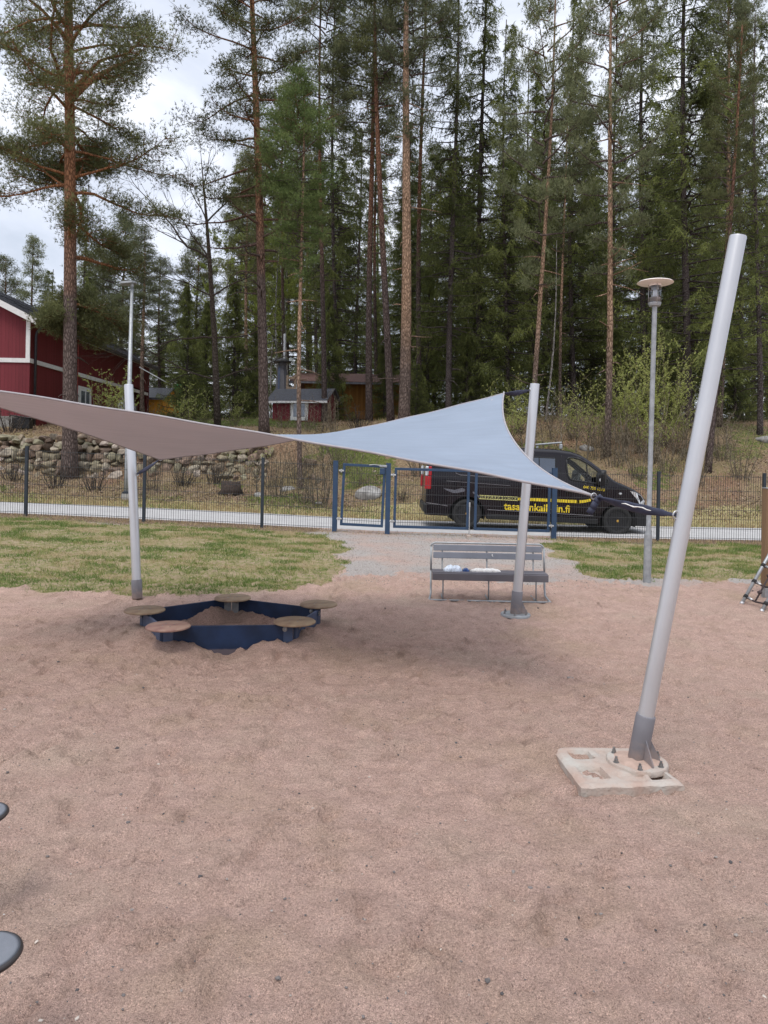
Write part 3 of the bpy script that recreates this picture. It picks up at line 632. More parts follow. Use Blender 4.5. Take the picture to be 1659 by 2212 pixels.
# pebbles on sand, gravel by the gate
ico = np.array([(0, 0, 1), (.894, 0, .447), (.276, .851, .447), (-.724, .526, .447), (-.724, -.526, .447), (.276, -.851, .447), (.724, .526, -.447), (-.276, .851, -.447), (-.894, 0, -.447), (-.276, -.851, -.447), (.724, -.526, -.447), (0, 0, -1)])
icoF = np.array([(0, 1, 2), (0, 2, 3), (0, 3, 4), (0, 4, 5), (0, 5, 1), (1, 6, 2), (2, 7, 3), (3, 8, 4), (4, 9, 5), (5, 10, 1), (6, 7, 2), (7, 8, 3), (8, 9, 4), (9, 10, 5), (10, 6, 1), (11, 7, 6), (11, 8, 7), (11, 9, 8), (11, 10, 9), (11, 6, 10)])
def pebbles(mb, x, y, s, tint, zoff=0.0):
    n = len(x); V = ico[None] * (s[:, None, None] * rng.uniform(.6, 1.25, (n, 12, 1))) * rng.uniform([.8, .8, .45], [1.3, 1.3, .8], (n, 3))[:, None, :]
    V = V + np.stack([x, y, h1(x, y) + s * .15 + zoff], 1)[:, None, :]
    F = icoF[None] + (np.arange(n) * 12)[:, None, None]
    mb.add(V.reshape(-1, 3), F.reshape(-1, 3), np.repeat(tint, 12))
mb = MB(); n = 5200
y = 1.6 + rng.rand(n) ** 1.4 * 9; x = rng.uniform(-.62, .62, n) * (y + .8)
pebbles(mb, x, y, np.exp(rng.normal(-5.75, .5, n)), np.clip(rng.normal(.45, .32, n), 0, 1))
n = 9000; x = rng.uniform(-1.2, 3.6, n); y = rng.uniform(9.6, 15.6, n); k = grassy(x, y) < .2; x, y = x[k], y[k]
pebbles(mb, x, y, rng.uniform(.004, .009, len(x)), np.clip(rng.normal(.75, .25, len(x)), 0, 1))
tag(mb.obj('pebbles', M['pebble']), kind='stuff')

# ------------------------------------------------------------------ field stones
def rock_geo(seed, rx, ry, rz, sub=2, cuts=2):
    import bmesh
    bm = bmesh.new(); bmesh.ops.create_icosphere(bm, subdivisions=sub, radius=1)
    r = np.random.RandomState(seed); A = r.normal(0, 1, (7, 3)); ph = r.uniform(0, 6, 7)
    V = np.array([v.co for v in bm.verts]); F = np.array([[v.index for v in f.verts] for f in bm.faces]); bm.free()
    d = 1 + sum(.07 * np.sin(V @ A[i] * 1.7 + ph[i]) for i in range(7))
    d = d + .05 * np.sin(V @ A[2] * 4 + 1) + .04 * np.sin(V @ A[4] * 6)
    V = V * d[:, None]; V = np.sign(V) * np.abs(V) ** .9; c = A[5] / np.linalg.norm(A[5]); q = V @ c; V = V - np.outer(np.clip(q - .62, 0, 9), c); c = A[6] / np.linalg.norm(A[6]); q = V @ c; V = V - np.outer(np.clip(q - .7, 0, 9), c)
    for k in range(cuts - 2):
        c = r.normal(0, 1, 3); c /= np.linalg.norm(c); q = V @ c; V = V - np.outer(np.clip(q - r.uniform(.55, .8), 0, 9), c)
    return V * [rx, ry, rz], F
GEO = [rock_geo(i, 1.12, 1.1, 1.12, 3, 11) for i in range(14)]
def boulder(p, r, name, label, m='stone_w', group=None, seed=3, sink=.25):
    V, F = rock_geo(seed, *r, sub=3); b = MB(); b.t = .8; b.add(V, F); o = b.obj(name, M[m], None, True)
    o.location = (p[0], p[1], p[2] + r[2] * .02); tag(o, label, 'rock', group); return o

wall = MB(); r_ = np.random.RandomState(5)
def wall_top(x): return np.interp(x, [-18, -12.5, -9, -6, -3.6, -1.5, .8], [2.5, 2.35, 2.5, 2.35, 2.1, 1.75, 1.45])
zrow = .75
while zrow < 2.6:
    big = 1.35 - .25 * (zrow - .75); x = -17.5
    hgt = r_.uniform(.13, .25) * big
    while x < .6:
        wd = r_.uniform(.14, .42) * big; xc = x + wd / 2; top = float(wall_top(xc))
        if zrow + hgt * .6 < top and not (xc > -3.8 and r_.rand() < .80):
            V, F = GEO[r_.randint(14)]
            a = r_.uniform(0, 6.28); c_, s_ = math.cos(a), math.sin(a)
            V = np.stack([V[:, 0] * c_ - V[:, 2] * s_, V[:, 1], V[:, 0] * s_ + V[:, 2] * c_], 1) * [wd * .54, .25, hgt * .58]
            yb = 23.75 + (zrow - .8) * .55 + r_.uniform(-.07, .07)
            wall.t = float(np.clip(r_.normal(.5, .28), 0, 1))
            wall.add(V + [xc, yb, zrow + hgt / 2 + r_.uniform(-.09, .09)], F)
        x += wd * r_.uniform(.88, 1.0)
    zrow += hgt * .86
w = wall.obj('stone_wall', M['stone'], None, auto=28)
tag(w, 'low dry stone wall of rounded field stones below the red house', 'stone wall')
back = MB(); back.box((-8.6, 24.75, 1.2), (18.4, .5, 1.9), rotx(-.35)); back.obj('earth_backing', mat('dark_soil', (.05, .035, .025), .95, 0, .3, 8), w)

boulder(at(795, 21.4), (.38, .32, .34), 'boulder', 'pale rounded granite boulder seen through the small pedestrian gate', seed=4)
for i, (px, Y, s, lab, mt) in enumerate([
        (672, 25.2, .30, 'grey stone just under the sail, right of the wall end', 'stone'),
        (618, 22.6, .28, 'mossy grey stone on the bank right of the third fence post', 'stone_w'),
        (560, 21.6, .20, 'small pale stone on the bank behind the third fence post', 'stone_w'),
        (1125, 25.4, .42, 'mossy boulder on the bank above the roof of the black van', 'stone'),
        (1215, 24.9, .36, 'grey boulder on the slope right of the far sail pole', 'stone'),
        (1268, 25.6, .30, 'pale stone left of the tan pine on the slope', 'stone_w'),
        (1652, 27.2, .34, 'rock high on the slope at the right edge of the view', 'stone_w'),
        (688, 20.8, .13, 'small white stone at the foot of the bank left of the gates', 'stone_w')]):
    boulder(at(px, Y), (s * .85, s * .7, s * .6), 'boulder', lab, mt, seed=20 + i)
# old stump
q = at(497, 21.6); st = MB(); st.lathe([(.0, .0), (.36, 0), (.30, .15), (.27, .34), (.22, .36), (0, .33)], 14); V = st.V[0]; V *= 1 + .12 * np.sin(V[:, :1] * 23 + V[:, 1:2] * 17)
o = st.obj('tree_stump', mat('rotten_wood', (.05, .035, .028), .95, 0, .4, 14, bump=.8, bscale=20), None, True); o.location = q
tag(o, 'dark rotten tree stump on the bank behind the second fence bay', 'stump')
# ------------------------------------------------------------------ shade sail
cA, cB, cC, cD = P(1282, 1072, 4.6), P(1088, 850, 8.0), P(345, 992, 8.35), P(-260, 806, 5.6)
def bez(a, b, c, t): return a * (1 - t) ** 2 + b * 2 * t * (1 - t) + c * t ** 2
def edge(a, b, ctl): 
    a, b, ctl = np.array(a), np.array(b), np.array(ctl); return lambda t: bez(a, ctl, b, np.asarray(t)[..., None])
def ctl(px, py, Y, a, b):          # control point so the edge passes P(px,py,Y) at t=.5
    m = np.array(P(px, py, Y)); return 2 * m - .5 * (np.array(a) + np.array(b))
eDA = edge(cD, cA, ctl(545, 933, 5.35, cD, cA)); eCB = edge(cC, cB, ctl(715, 937, 7.75, cC, cB))
eDC = edge(cD, cC, ctl(75, 902, 6.9, cD, cC)); eAB = edge(cA, cB, ctl(1112, 957, 6.0, cA, cB))
NS = 72
S, T_ = np.meshgrid(np.linspace(0, 1, NS), np.linspace(0, 1, NS))
s3, t3 = S[..., None], T_[..., None]
Q = (1 - t3) * eDA(S) + t3 * eCB(S) + (1 - s3) * eDC(T_) + s3 * eAB(T_) - ((1 - s3) * (1 - t3) * np.array(cD) + s3 * (1 - t3) * np.array(cA) + (1 - s3) * t3 * np.array(cC) + s3 * t3 * np.array(cB))
# tension wrinkles near the corners
dA = np.linalg.norm(Q - np.array(cA), axis=-1); dB = np.linalg.norm(Q - np.array(cB), axis=-1)
wr = .018 * np.exp(-dA / .55) * np.sin(np.arctan2(Q[..., 1] - cA.y, Q[..., 0] - cA.x) * 26) + .010 * np.exp(-dB / .5) * np.sin(np.arctan2(Q[..., 1] - cB.y, Q[..., 0] - cB.x) * 26)
Q[..., 2] += wr * np.sin(S * math.pi) ** .3 + .003 * np.sin(S * 40 + T_ * 11)
ii = np.arange(NS - 1)[:, None] * NS + np.arange(NS - 1)[None, :]; FQ = np.stack([ii, ii + 1, ii + NS + 1, ii + NS], -1).reshape(-1, 4)
ctr = Q[NS // 2, NS // 2]
sail = empty('shade_sail', (ctr[0], ctr[1], 0), 0, 'large twisted four-cornered sun sail, tinted with sky light above and sand light beneath, strapped to leaning poles', 'shade sail')
O = np.array([ctr[0], ctr[1], 0])
N_ = np.cross(np.gradient(Q, axis=1), np.gradient(Q, axis=0)); N_ /= np.linalg.norm(N_, axis=-1, keepdims=True) + 1e-9
N_ *= np.sign(N_[..., 2:3].mean())
mb = MB(); mb.add((Q + N_ * .0015 - O).reshape(-1, 3), FQ); o = mb.obj('sail_upper_face', M['sail_top'], sail, True); o['label'] = 'upper side of the fabric, tinted with blue sky light'
mb = MB(); mb.add((Q - N_ * .0015 - O).reshape(-1, 3), FQ[:, ::-1]); o = mb.obj('sail_underside', M['sail_under'], sail, True); o['label'] = 'underside of the fabric, tinted with light off the sand'
mb = MB(); tt = np.linspace(0, 1, 40)
for E in (Q[0], Q[-1], Q[:, 0], Q[:, -1]): mb.tube(E - O, .0085, 8)
mb.obj('hem', M['hem'], sail, True)
# corner straps
def strap(a, b, w, name='strap', tail=False):
    a, b = np.array(a), np.array(b); mb = MB(); n = 22; t = np.linspace(0, 1, n)
    c = a + (b - a) * t[:, None]; c[:, 2] -= .012 * np.sin(t * math.pi)
    d = unit(b - a); side = unit(np.cross(d, [0, 0, 1])); up = np.cross(side, d)
    ang = .5 + 1.4 * t
    prof = w * (.35 + .75 * np.sin(np.clip(t * 1.1, 0, 1) * math.pi) ** .6) * (1 + .07 * np.sin(t * 31))
    V = []
    for i in range(n):
        e1 = side * math.cos(ang[i]) + up * math.sin(ang[i]); e2 = np.cross(d, e1)
        for k in range(12):
            f = 2 * math.pi * k / 12; V.append(c[i] + e1 * prof[i] * math.cos(f) + e2 * prof[i] * .34 * math.sin(f) * (1 + .25 * math.sin(3 * f + i)))
    V = np.array(V); j = np.arange(12)[None, :]; i = np.arange(n - 1)[:, None] * 12; j2 = (j + 1) % 12
    mb.add(V - O, np.stack([i + j, i + j2, i + 12 + j2, i + 12 + j], -1).reshape(-1, 4))
    mb.poly(V[:12] - O, [list(range(12))]); mb.poly(V[-12:] - O, [list(range(12))])
    o = mb.obj(name, M['strap'], sail, True)
    m2 = MB()
    for q, r in ((a, .014), (b, .016)):
        ring = [q + side * r * 1.4 * math.cos(f) + up * r * 1.4 * math.sin(f) for f in np.linspace(0, 2 * math.pi, 14)]
        m2.tube(np.array(ring) - O, .0045, 6, caps=False)
    m2.obj('steel_ring', M['zinc'], o, True)
    if tail:
        m3 = MB(); e = a + d * .06; tp = [e, e + [-.03, -.02, -.03], e + [-.055, -.03, -.07], e + [-.075, -.03, -.10]]
        for k in range(3):
            p0, p1 = np.array(tp[k]), np.array(tp[k + 1]); dd = unit(p1 - p0); sx = unit(np.cross(dd, [0, 1, .2])) * .022; th = np.array([0, .004, 0])
            m3.poly(np.array([p0 - sx - th, p0 + sx - th, p1 + sx - th, p1 - sx - th, p0 - sx + th, p0 + sx + th, p1 + sx + th, p1 - sx + th]) - O,
                    [(0, 1, 2, 3), (7, 6, 5, 4), (0, 4, 5, 1), (2, 6, 7, 3), (1, 5, 6, 2), (0, 3, 7, 4)])
        f = np.linspace(0, 2 * math.pi, 18); kn = [e + side * .018 * math.cos(x) + up * .014 * math.sin(x) + d * .014 * math.sin(2 * x) for x in f]
        m3.tube(np.array(kn) - O, .009, 8)
        m3.obj('loose_tail', M['strap'], o, True)
        m4 = MB()
        for s_, u0 in ((1, .42), (-1, .40)):
            pts = [a + d * (L_ * (u0 + k * .05)) + side * .027 * s_ * (1 + .05 * math.sin(k * 2.1)) + up * (.004 * math.sin(k * 1.7)) for k in range(8) for L_ in [np.linalg.norm(b - a)]]
            m4.tube(np.array(pts) - O, [.002, .004, .003, .005, .003, .004, .003, .002], 5)
        m4.obj('buckle_flaps', M['whitecloth'], o, True)  # thin white tubes for the strap's metallic buckle flaps
    return o

def sail_pole(base, top, rr, label, plate=True, fins=True, sleeve=.42, side=1):
    base, top = Vector(base), Vector(top); ax = (top - base); Lg = ax.length; ax.normalize()
    root = empty('sail_pole', base, 0, label, 'pole', 'leaning poles that carry the shade sail')
    Mx = zto(ax)
    m_ = MB(); m_.lathe([(rr, .02), (rr, Lg - .006), (rr * .96, Lg), (0.0, Lg + .002)], 32, Mx); tb = m_.obj('tube', M['alu'], root, auto=40)
    g_ = MB()       # the groove down the extrusion and the two bolt holes
    for zz in (Lg - .06, Lg * .46):
        c = Mx @ np.array([side * rr * .72, -rr * .72, zz]); g_.lathe([(.0045, 0), (.0045, .004)], 10, zto(c - Mx @ np.array([0, 0, zz])), c)
    g_.obj('bolt_hole', M['black'], tb)
    if fins != [-1.15, -.2]:
        g_ = MB(); dd = unit(np.array([-.22, -1.0, 0])); Mg = Mx @ rotz(math.atan2(dd[1], dd[0]))
        g_.box(Mx @ np.array([0, 0, Lg / 2 + sleeve / 2]) + Mx @ (dd * (rr - .001)), (.006, .013, Lg - sleeve - .02), Mg); g_.obj('keder_groove', M['grey_paint'], tb)
    m_ = MB(); m_.lathe([(rr + .004, .0), (rr + .009, .01), (rr + .009, sleeve - .004), (rr + .006, sleeve), (rr + .0005, sleeve)], 32, Mx); m_.obj('sleeve', M['grey_paint'], root, auto=40)
    if plate:
        m_ = MB(); m_.lathe([(0, -.02), (.165, -.02), (.165, .004), (.160, .010), (0, .010)], 40); m_.obj('base_plate', M['conc'] if plate == 2 else M['galv'], root, auto=40)
        for k in range(6):
            a = k * math.pi / 3 + .3; m_ = MB(); c = (.135 * math.cos(a), .135 * math.sin(a), 0)
            m_.lathe([(.016, .010), (.016, .013), (.011, .0131), (.011, .028), (.007, .0281), (.007, .042), (.0, .0421)], 12, None, c); m_.obj('anchor_bolt', M['bolt'], root)
    if fins:
        for a in fins:
            m_ = MB(); Mf = rotz(a) @ rotx(math.pi / 2)
            m_.prism([(rr * .8, .008), (rr + .080, .008), (rr + .080, .020), (rr + .010, .165), (rr * .8, .175)], -.004, .004, Mf); m_.obj('gusset', M['grey_paint'], root)
    return root
rbase = P(1375, 1666, 4.02); rtop = P(1594, 510, 3.86)
midb, midt = G(1113, 1330), P(1155, 829, 8.0)
lfb, lft = G(296, 1296), P(277.5, 831, 8.6)
rbase.z = float(h0(rbase.x, rbase.y)) + .055; midb.z += .022
sail_pole(rbase, rtop, .0435, 'tall leaning pale aluminium pole bolted to the concrete slab at right', 2, [-1.15, -.2], .27)
sail_pole(midb, midt, .052, 'leaning pale pole in front of the right end of the bench', 1, [-.2], .26)
sail_pole(lfb, lft, .052, 'leaning pale pole at the lawn edge behind the sandbox', 0, 0, .22)
def on(a, b, z): a, b = Vector(a), Vector(b); return a + (b - a) * ((z - a.z) / (b.z - a.z))
strap(cA, on(rbase, rtop, 1.44) + Vector((-.045, 0, 0)), .029, tail=True)
strap(cB, on(midb, midt, midt.z - .07) + Vector((-.05, 0, 0)), .026)
strap(cC, on(lfb, lft, 1.50) + Vector((.05, 0, 0)), .026)
# the fourth pole, standing outside the frame on the left
pD = cD + Vector((-.75, -.30, .22)); pDb = Vector((pD.x + .45, pD.y + .15, float(h0(-4.5, 5.3))))
sail_pole(pDb, pD + (pD - pDb) * .05, .0435, 'leaning pale pole holding the high left corner of the sail', 1, [.4], .42)
strap(cD, pD, .03)

# ------------------------------------------------------------------ concrete slab under the right pole
gz0 = float(h0(rbase.x, rbase.y))
c4 = [G(1255, 1722), G(1478, 1716), G(1378, 1634), G(1190, 1634)]
sl = empty('concrete_slab', (rbase.x, rbase.y, gz0), 0, 'square pale concrete frame slab half buried in sand under the right pole', 'slab')
def B4(u, v): return c4[0] * (1 - u) * (1 - v) + c4[1] * u * (1 - v) + c4[2] * u * v + c4[3] * (1 - u) * v
mb = MB(); nu = 46
U, Vv = np.meshgrid(np.linspace(0, 1, nu), np.linspace(0, 1, nu))
A = [np.array(c) for c in c4]
Pq = A[0] * ((1 - U) * (1 - Vv))[..., None] + A[1] * (U * (1 - Vv))[..., None] + A[2] * (U * Vv)[..., None] + A[3] * ((1 - U) * Vv)[..., None]
def well(u0, u1, v0, v1, dz): return dz * ss(0, .03, U - u0) * ss(0, .03, u1 - U) * ss(0, .03, Vv - v0) * ss(0, .03, v1 - Vv)
top = .052 + .010 * (fbm(U * 9, Vv * 9, 91, 3) - .5) - well(.10, .36, .16, .50, .032) - well(.13, .38, .66, .90, .032) - well(.74, .93, .12, .52, .05) - well(.42, .72, .10, .30, .012) - well(.45, .90, .70, .92, .012)
rim_ = np.minimum(np.minimum(U, 1 - U), np.minimum(Vv, 1 - Vv)); top = top - .012 * (1 - ss(0, .035, rim_ + .02 * (fbm(U * 30, Vv * 30, 93) - .5)))
Pq[..., 2] = gz0 + top; loc = np.array([rbase.x, rbase.y, gz0])
ii = np.arange(nu - 1)[:, None] * nu + np.arange(nu - 1)[None, :]
mb.add((Pq - loc).reshape(-1, 3), np.stack([ii, ii + 1, ii + nu + 1, ii + nu], -1).reshape(-1, 4))
for E in (Pq[0], Pq[:, -1], Pq[-1][::-1], Pq[:, 0][::-1]):
    lo = E.copy(); lo[:, 2] = gz0 - .10; V = np.concatenate([E, lo]) - loc; i = np.arange(nu - 1)
    mb.add(V, np.stack([i, i + nu, i + nu + 1, i + 1], -1))
mb.obj('frame', M['conc'], sl, auto=35)
sandm = mat('loose_sand', (.45, .325, .265), .95, 0, .1, 25, bump=1, bscale=120)
mb = MB(); a = np.linspace(0, 2 * math.pi, 40, endpoint=False)
for k, (rr_, zz) in enumerate([(.0, .072), (.06, .074), (.10, .070), (.125, .062)]): pass
rings = [(.001, .088), (.05, .086), (.09, .080), (.125, .071), (.15, .062)]
V = np.concatenate([np.stack([r * np.cos(a) * (1 + .12 * np.sin(3 * a + 1)), r * np.sin(a) * (1 + .1 * np.sin(2 * a)), np.full(40, z) + .004 * np.sin(5 * a + r * 30)], 1) for r, z in rings])
i = np.arange(4)[:, None] * 40; j = np.arange(40)[None, :]; j2 = (j + 1) % 40
mb.add(V + [.0, .0, -.004], np.stack([i + j, i + 40 + j, i + 40 + j2, i + j2], -1).reshape(-1, 4)); mb.obj('sand_on_slab', sandm, sl, True)

# ------------------------------------------------------------------ sandbox
sbz = .215
sb = empty('sandbox', (-1.45, 7.0, 0), 0, 'five-sided navy sandbox with round wooden corner seats, half filled with sand', 'sandbox')
so = np.array([-1.45, 7.0, 0])
cr_ = np.array([(*c, 0) for c in SBX])
for i in range(5):
    a, b = cr_[i], cr_[(i + 1) % 5]; d = b - a; L_ = np.linalg.norm(d); ang = math.atan2(d[1], d[0])
    mb = MB(); mb.box((a + b) / 2 - so + [0, 0, sbz / 2 - .13], (L_ - .045, .022, sbz + .26), rotz(ang), .004)
    o = mb.obj('side_board', M['sbx'] if i in (0, 2, 3) else M['sbx2'], sb)
discs = [(363, 1352), (636, 1341), (688, 1304), (502, 1291), (312, 1317)]
for i in range(5):
    c = cr_[i] - so; n1 = cr_[i] - cr_[i - 1]; n2 = cr_[(i + 1) % 5] - cr_[i]
    br = MB()
    for d in (unit(-n1), unit(n2)):
        ang = math.atan2(d[1], d[0]); br.box(c + d * .055 + [0, 0, sbz - .10], (.085, .034, .19), rotz(ang), .003)
    b_ = br.obj('corner_bracket', M['galv'] if i == 3 else M['sbx2'], sb)
    bo = MB()
    for d in (unit(-n1), unit(n2)):
        nrm = np.array([-d[1], d[0], 0]); 
        for s_ in (1, -1):
            bo = MB(); bo.lathe([(.022, 0), (.022, .006), (.013, .006), (.013, .014), (0, .016)], 12, zto(nrm * s_), c + d * .085 + nrm * s_ * .018 + [0, 0, sbz - .035]); bo.obj('bolt', M['bolt'], b_)
    # seat disc: find where its pixel puts it at seat height
    px, py = discs[i]; Y = float(SBX[i][1])
    for k in range(200):
        q = P(px, py, Y)
        if abs(q.z - (sbz + .03)) < .002: break
        Y += (q.z - (sbz + .03)) * 2.2
    q = np.array([q.x, q.y, sbz + .012]); R = .19
    mb = MB(); mb.lathe([(0, 0), (R - .012, 0), (R, .006), (R, .016), (R - .010, .024), (0, .024)], 40); s_ = mb.obj('corner_seat', M['disc_red'] if i == 0 else M['disc'], sb, auto=50); s_.location = q - so
    for a in (.6, 2.2, 3.9, 5.3): mb = MB(); mb.lathe([(.008, .024), (.008, .026), (0, .0265)], 8, None, (.055 * math.cos(a), .055 * math.sin(a), 0)); mb.obj('screw', M['bolt'], s_)
    mb = MB(); mb.box((0, 0, -.006), (.12, .12, .012), rotz(.4 + i), .002); mb.obj('seat_plate', M['galv'], s_)

# ------------------------------------------------------------------ bench
bl, br_ = G(926, 1298), G(1188, 1304)
bw_ = (br_ - bl).length; bc = (bl + br_) / 2; bang = math.atan2(br_.y - bl.y, br_.x - bl.x)
bn = empty('park_bench', (bc.x, bc.y, float(h0(bc.x, bc.y))), bang, 'grey slatted bench with a looped steel tube frame behind the far pole', 'bench')
W = bw_ - .06; hB = .675; hS = .335; tr_ = .0125
def arc(c, r, a0, a1, n=6, ax=(0, 2)):
    out = []
    for t in np.linspace(a0, a1, n):
        p_ = [c[0], c[1], c[2]]; p_[ax[0]] += r * math.cos(t); p_[ax[1]] += r * math.sin(t); out.append(tuple(p_))
    return out
x1 = W / 2; r1 = .06; yb = .30
pts = [(-x1, .22, hS)] + [(-x1, yb - .02, hB - r1)] + arc((-x1 + r1, yb, hB - r1), r1, math.pi, math.pi / 2) + arc((x1 - r1, yb, hB - r1), r1, math.pi / 2, 0) + [(x1, yb - .02, hB - r1), (x1, .22, hS)]
mb = MB(); mb.tube(pts, tr_, 10)
for s in (-1, 1):
    mb.tube([(s * x1, .22, hS), (s * x1, .20, .14), (s * x1, .16, .06)] + [(s * (x1 + .02), .05, .025), (s * (x1 + .03), -.02, .014)], tr_, 10)
mb.tube([(-x1 - .03, -.02, .014), (x1 + .03, -.02, .014)], tr_, 10)
mb.obj('tube_frame', M['galv'], bn, True)
for f in (-.40, -.005, .405):
    mb = MB(); x = f * W; mb.tube([(x, .04, .014), (x, .06, hS - .03), (x, .24, hS - .03), (x, yb, hB - .03)], .009, 8); mb.tube([(x, .04, .014), (x, .36, .02)], .009, 8); mb.obj('support_leg', M['galv'], bn, True)
for k, (y, z, h_) in enumerate([(yb - .03, hB - .058, .075), (yb - .045, hB - .150, .075)]):
    mb = MB(); mb.box((0, y, z), (W - .055, .022, h_), rotx(-.10), .004); o = mb.obj('back_slat', M['bench'], bn)
for k, y in enumerate((.03, .12, .21)):
    mb = MB(); mb.box((0, y, hS + .006 - .001 * k), (W - .01, .084, .028), None, .005); mb.obj('seat_slat', M['bench_seat'], bn)
mb = MB(); mb.box((0, -.026, hS - .035), (W - .005, .022, .085), None, .004); mb.obj('front_board', M['bench_seat'], bn)
mb = MB(); mb.box((.055, yb - .062, hB - .135), (.012, .004, .022), None, .001); mb.box((.062, yb - .062, hB - .150), (.008, .004, .010), None, .001); o = mb.obj('paper_scrap', M['white'], bn); o['label'] = 'tiny white scrap on the lower back slat'
# things on the bench
def cloth(name, L_, Wd, H_, seed, m, loc, rz, label, cat, bump=.5):
    nu_, nv_ = 46, 20; u, v = np.meshgrid(np.linspace(-1, 1, nu_), np.linspace(-1, 1, nv_))
    th = math.pi * (v + 1) / 2 ; en = (1 - np.abs(u) ** 3.2) ** .6
    X = u * L_ / 2; Y = -np.cos(th) * Wd / 2 * en * (1 + .4 * (fbm(u * 5 + seed, v * 2, seed) - .5)); Z = np.sin(th) ** .7 * H_ * en * (.5 + 1.1 * fbm(u * 4 + seed, v * 3, seed + 3, 4))
    Y = Y + .01 * np.sin(u * 17); mb = MB(); i = np.arange(nv_ - 1)[:, None] * nu_ + np.arange(nu_ - 1)[None, :]
    mb.add(np.stack([X, Y, Z], -1).reshape(-1, 3), np.stack([i, i + 1, i + nu_ + 1, i + nu_], -1).reshape(-1, 4))
    o = mb.obj(name, m, None, True); o.location = loc; o.rotation_euler = (0, 0, rz); tag(o, label, cat); return o
def on_bench(x, y): c_, s_ = math.cos(bang), math.sin(bang); return Vector((bc.x + x * c_ - y * s_, bc.y + x * s_ + y * c_, bn.location.z + hS + .020))
bg_ = cloth('plastic_bag', .23, .13, .062, 5, M['bag'], on_bench(-.50 * W + .26, .10), bang, 'crumpled thin white plastic bag at the left end of the bench seat', 'bag')
cloth('blue_cloth', .08, .06, .032, 9, M['bluecloth'], on_bench(-.50 * W + .42, .08), bang, 'small bundle of blue cloth on the bench seat between bag and white roll', 'cloth')
cloth('white_cloth', .38, .09, .036, 13, M['whitecloth'], on_bench(-.50 * W + .66, .10), bang + .02, 'long rumpled white cloth roll lying on the middle of the bench seat', 'cloth')

# ------------------------------------------------------------------ fence
FY = 15.3
fence_px = [-455, -200, 55, 310, 565, 722, 836, 1195, 1420, 1648, 1876]
def fpos(px, Y=FY): q = at(px, Y, 1130); return Vector((q.x, Y, float(h0(q.x, Y))))
FH = 1.43
def mesh_panel(a, b, z0, z1, parent, name='mesh_panel', org=(0, 0, 0), step=.05, hstep=.2, m='wire'):
    """welded wire panel from a to b (Vectors at ground level)"""
    mb = MB(); a, b = np.array(a), np.array(b); L_ = np.linalg.norm((b - a)[:2]); n = max(2, int(round(L_ / step)))
    for k in range(1, n):
        p_ = a + (b - a) * k / n - org; mb.box(p_ + [0, 0, (z0 + z1) / 2], (.0058, .0058, z1 - z0))
    z = z0 + .06; rows = []
    while z < z1: rows.append(z); z += hstep
    rows[-1] = z1 - .03
    for z in rows:
        for dy in (-.0055, .0055):
            p0, p1 = a - org + [0, dy, z], b - org + [0, dy, z]
            mb.tube([p0, p1], .0038, 4, caps=False)
    return mb.obj(name, M[m], parent)
def fence_run(pxs, label):
    ps = [fpos(px) for px in pxs]; root = empty('mesh_fence', ps[0], 0, label, 'fence'); org = np.array(ps[0])
    for i, p_ in enumerate(ps):
        if i == 0 and pxs[0] == 1195 or (pxs[i] == 722): continue
        mb = MB(); mb.box(np.array(p_) - org + [0, .0, FH / 2 - .1], (.062, .062, FH + .30), None, .004); mb.box(np.array(p_) - org + [0, 0, FH + .056], (.066, .066, .012), None, .003); mb.obj('post', M['dark_steel'], root)
    for a, b in zip(ps[:-1], ps[1:]):
        d = (b - a).normalized(); mesh_panel(a + d * .03, b - d * .03, .03, FH, root, org=org)
    return root
fence_run(fence_px[:6], 'dark wire mesh fence along the lawn, left of the blue gates')
fence_run(fence_px[7:], 'dark wire mesh fence along the lawn, right of the blue gates')
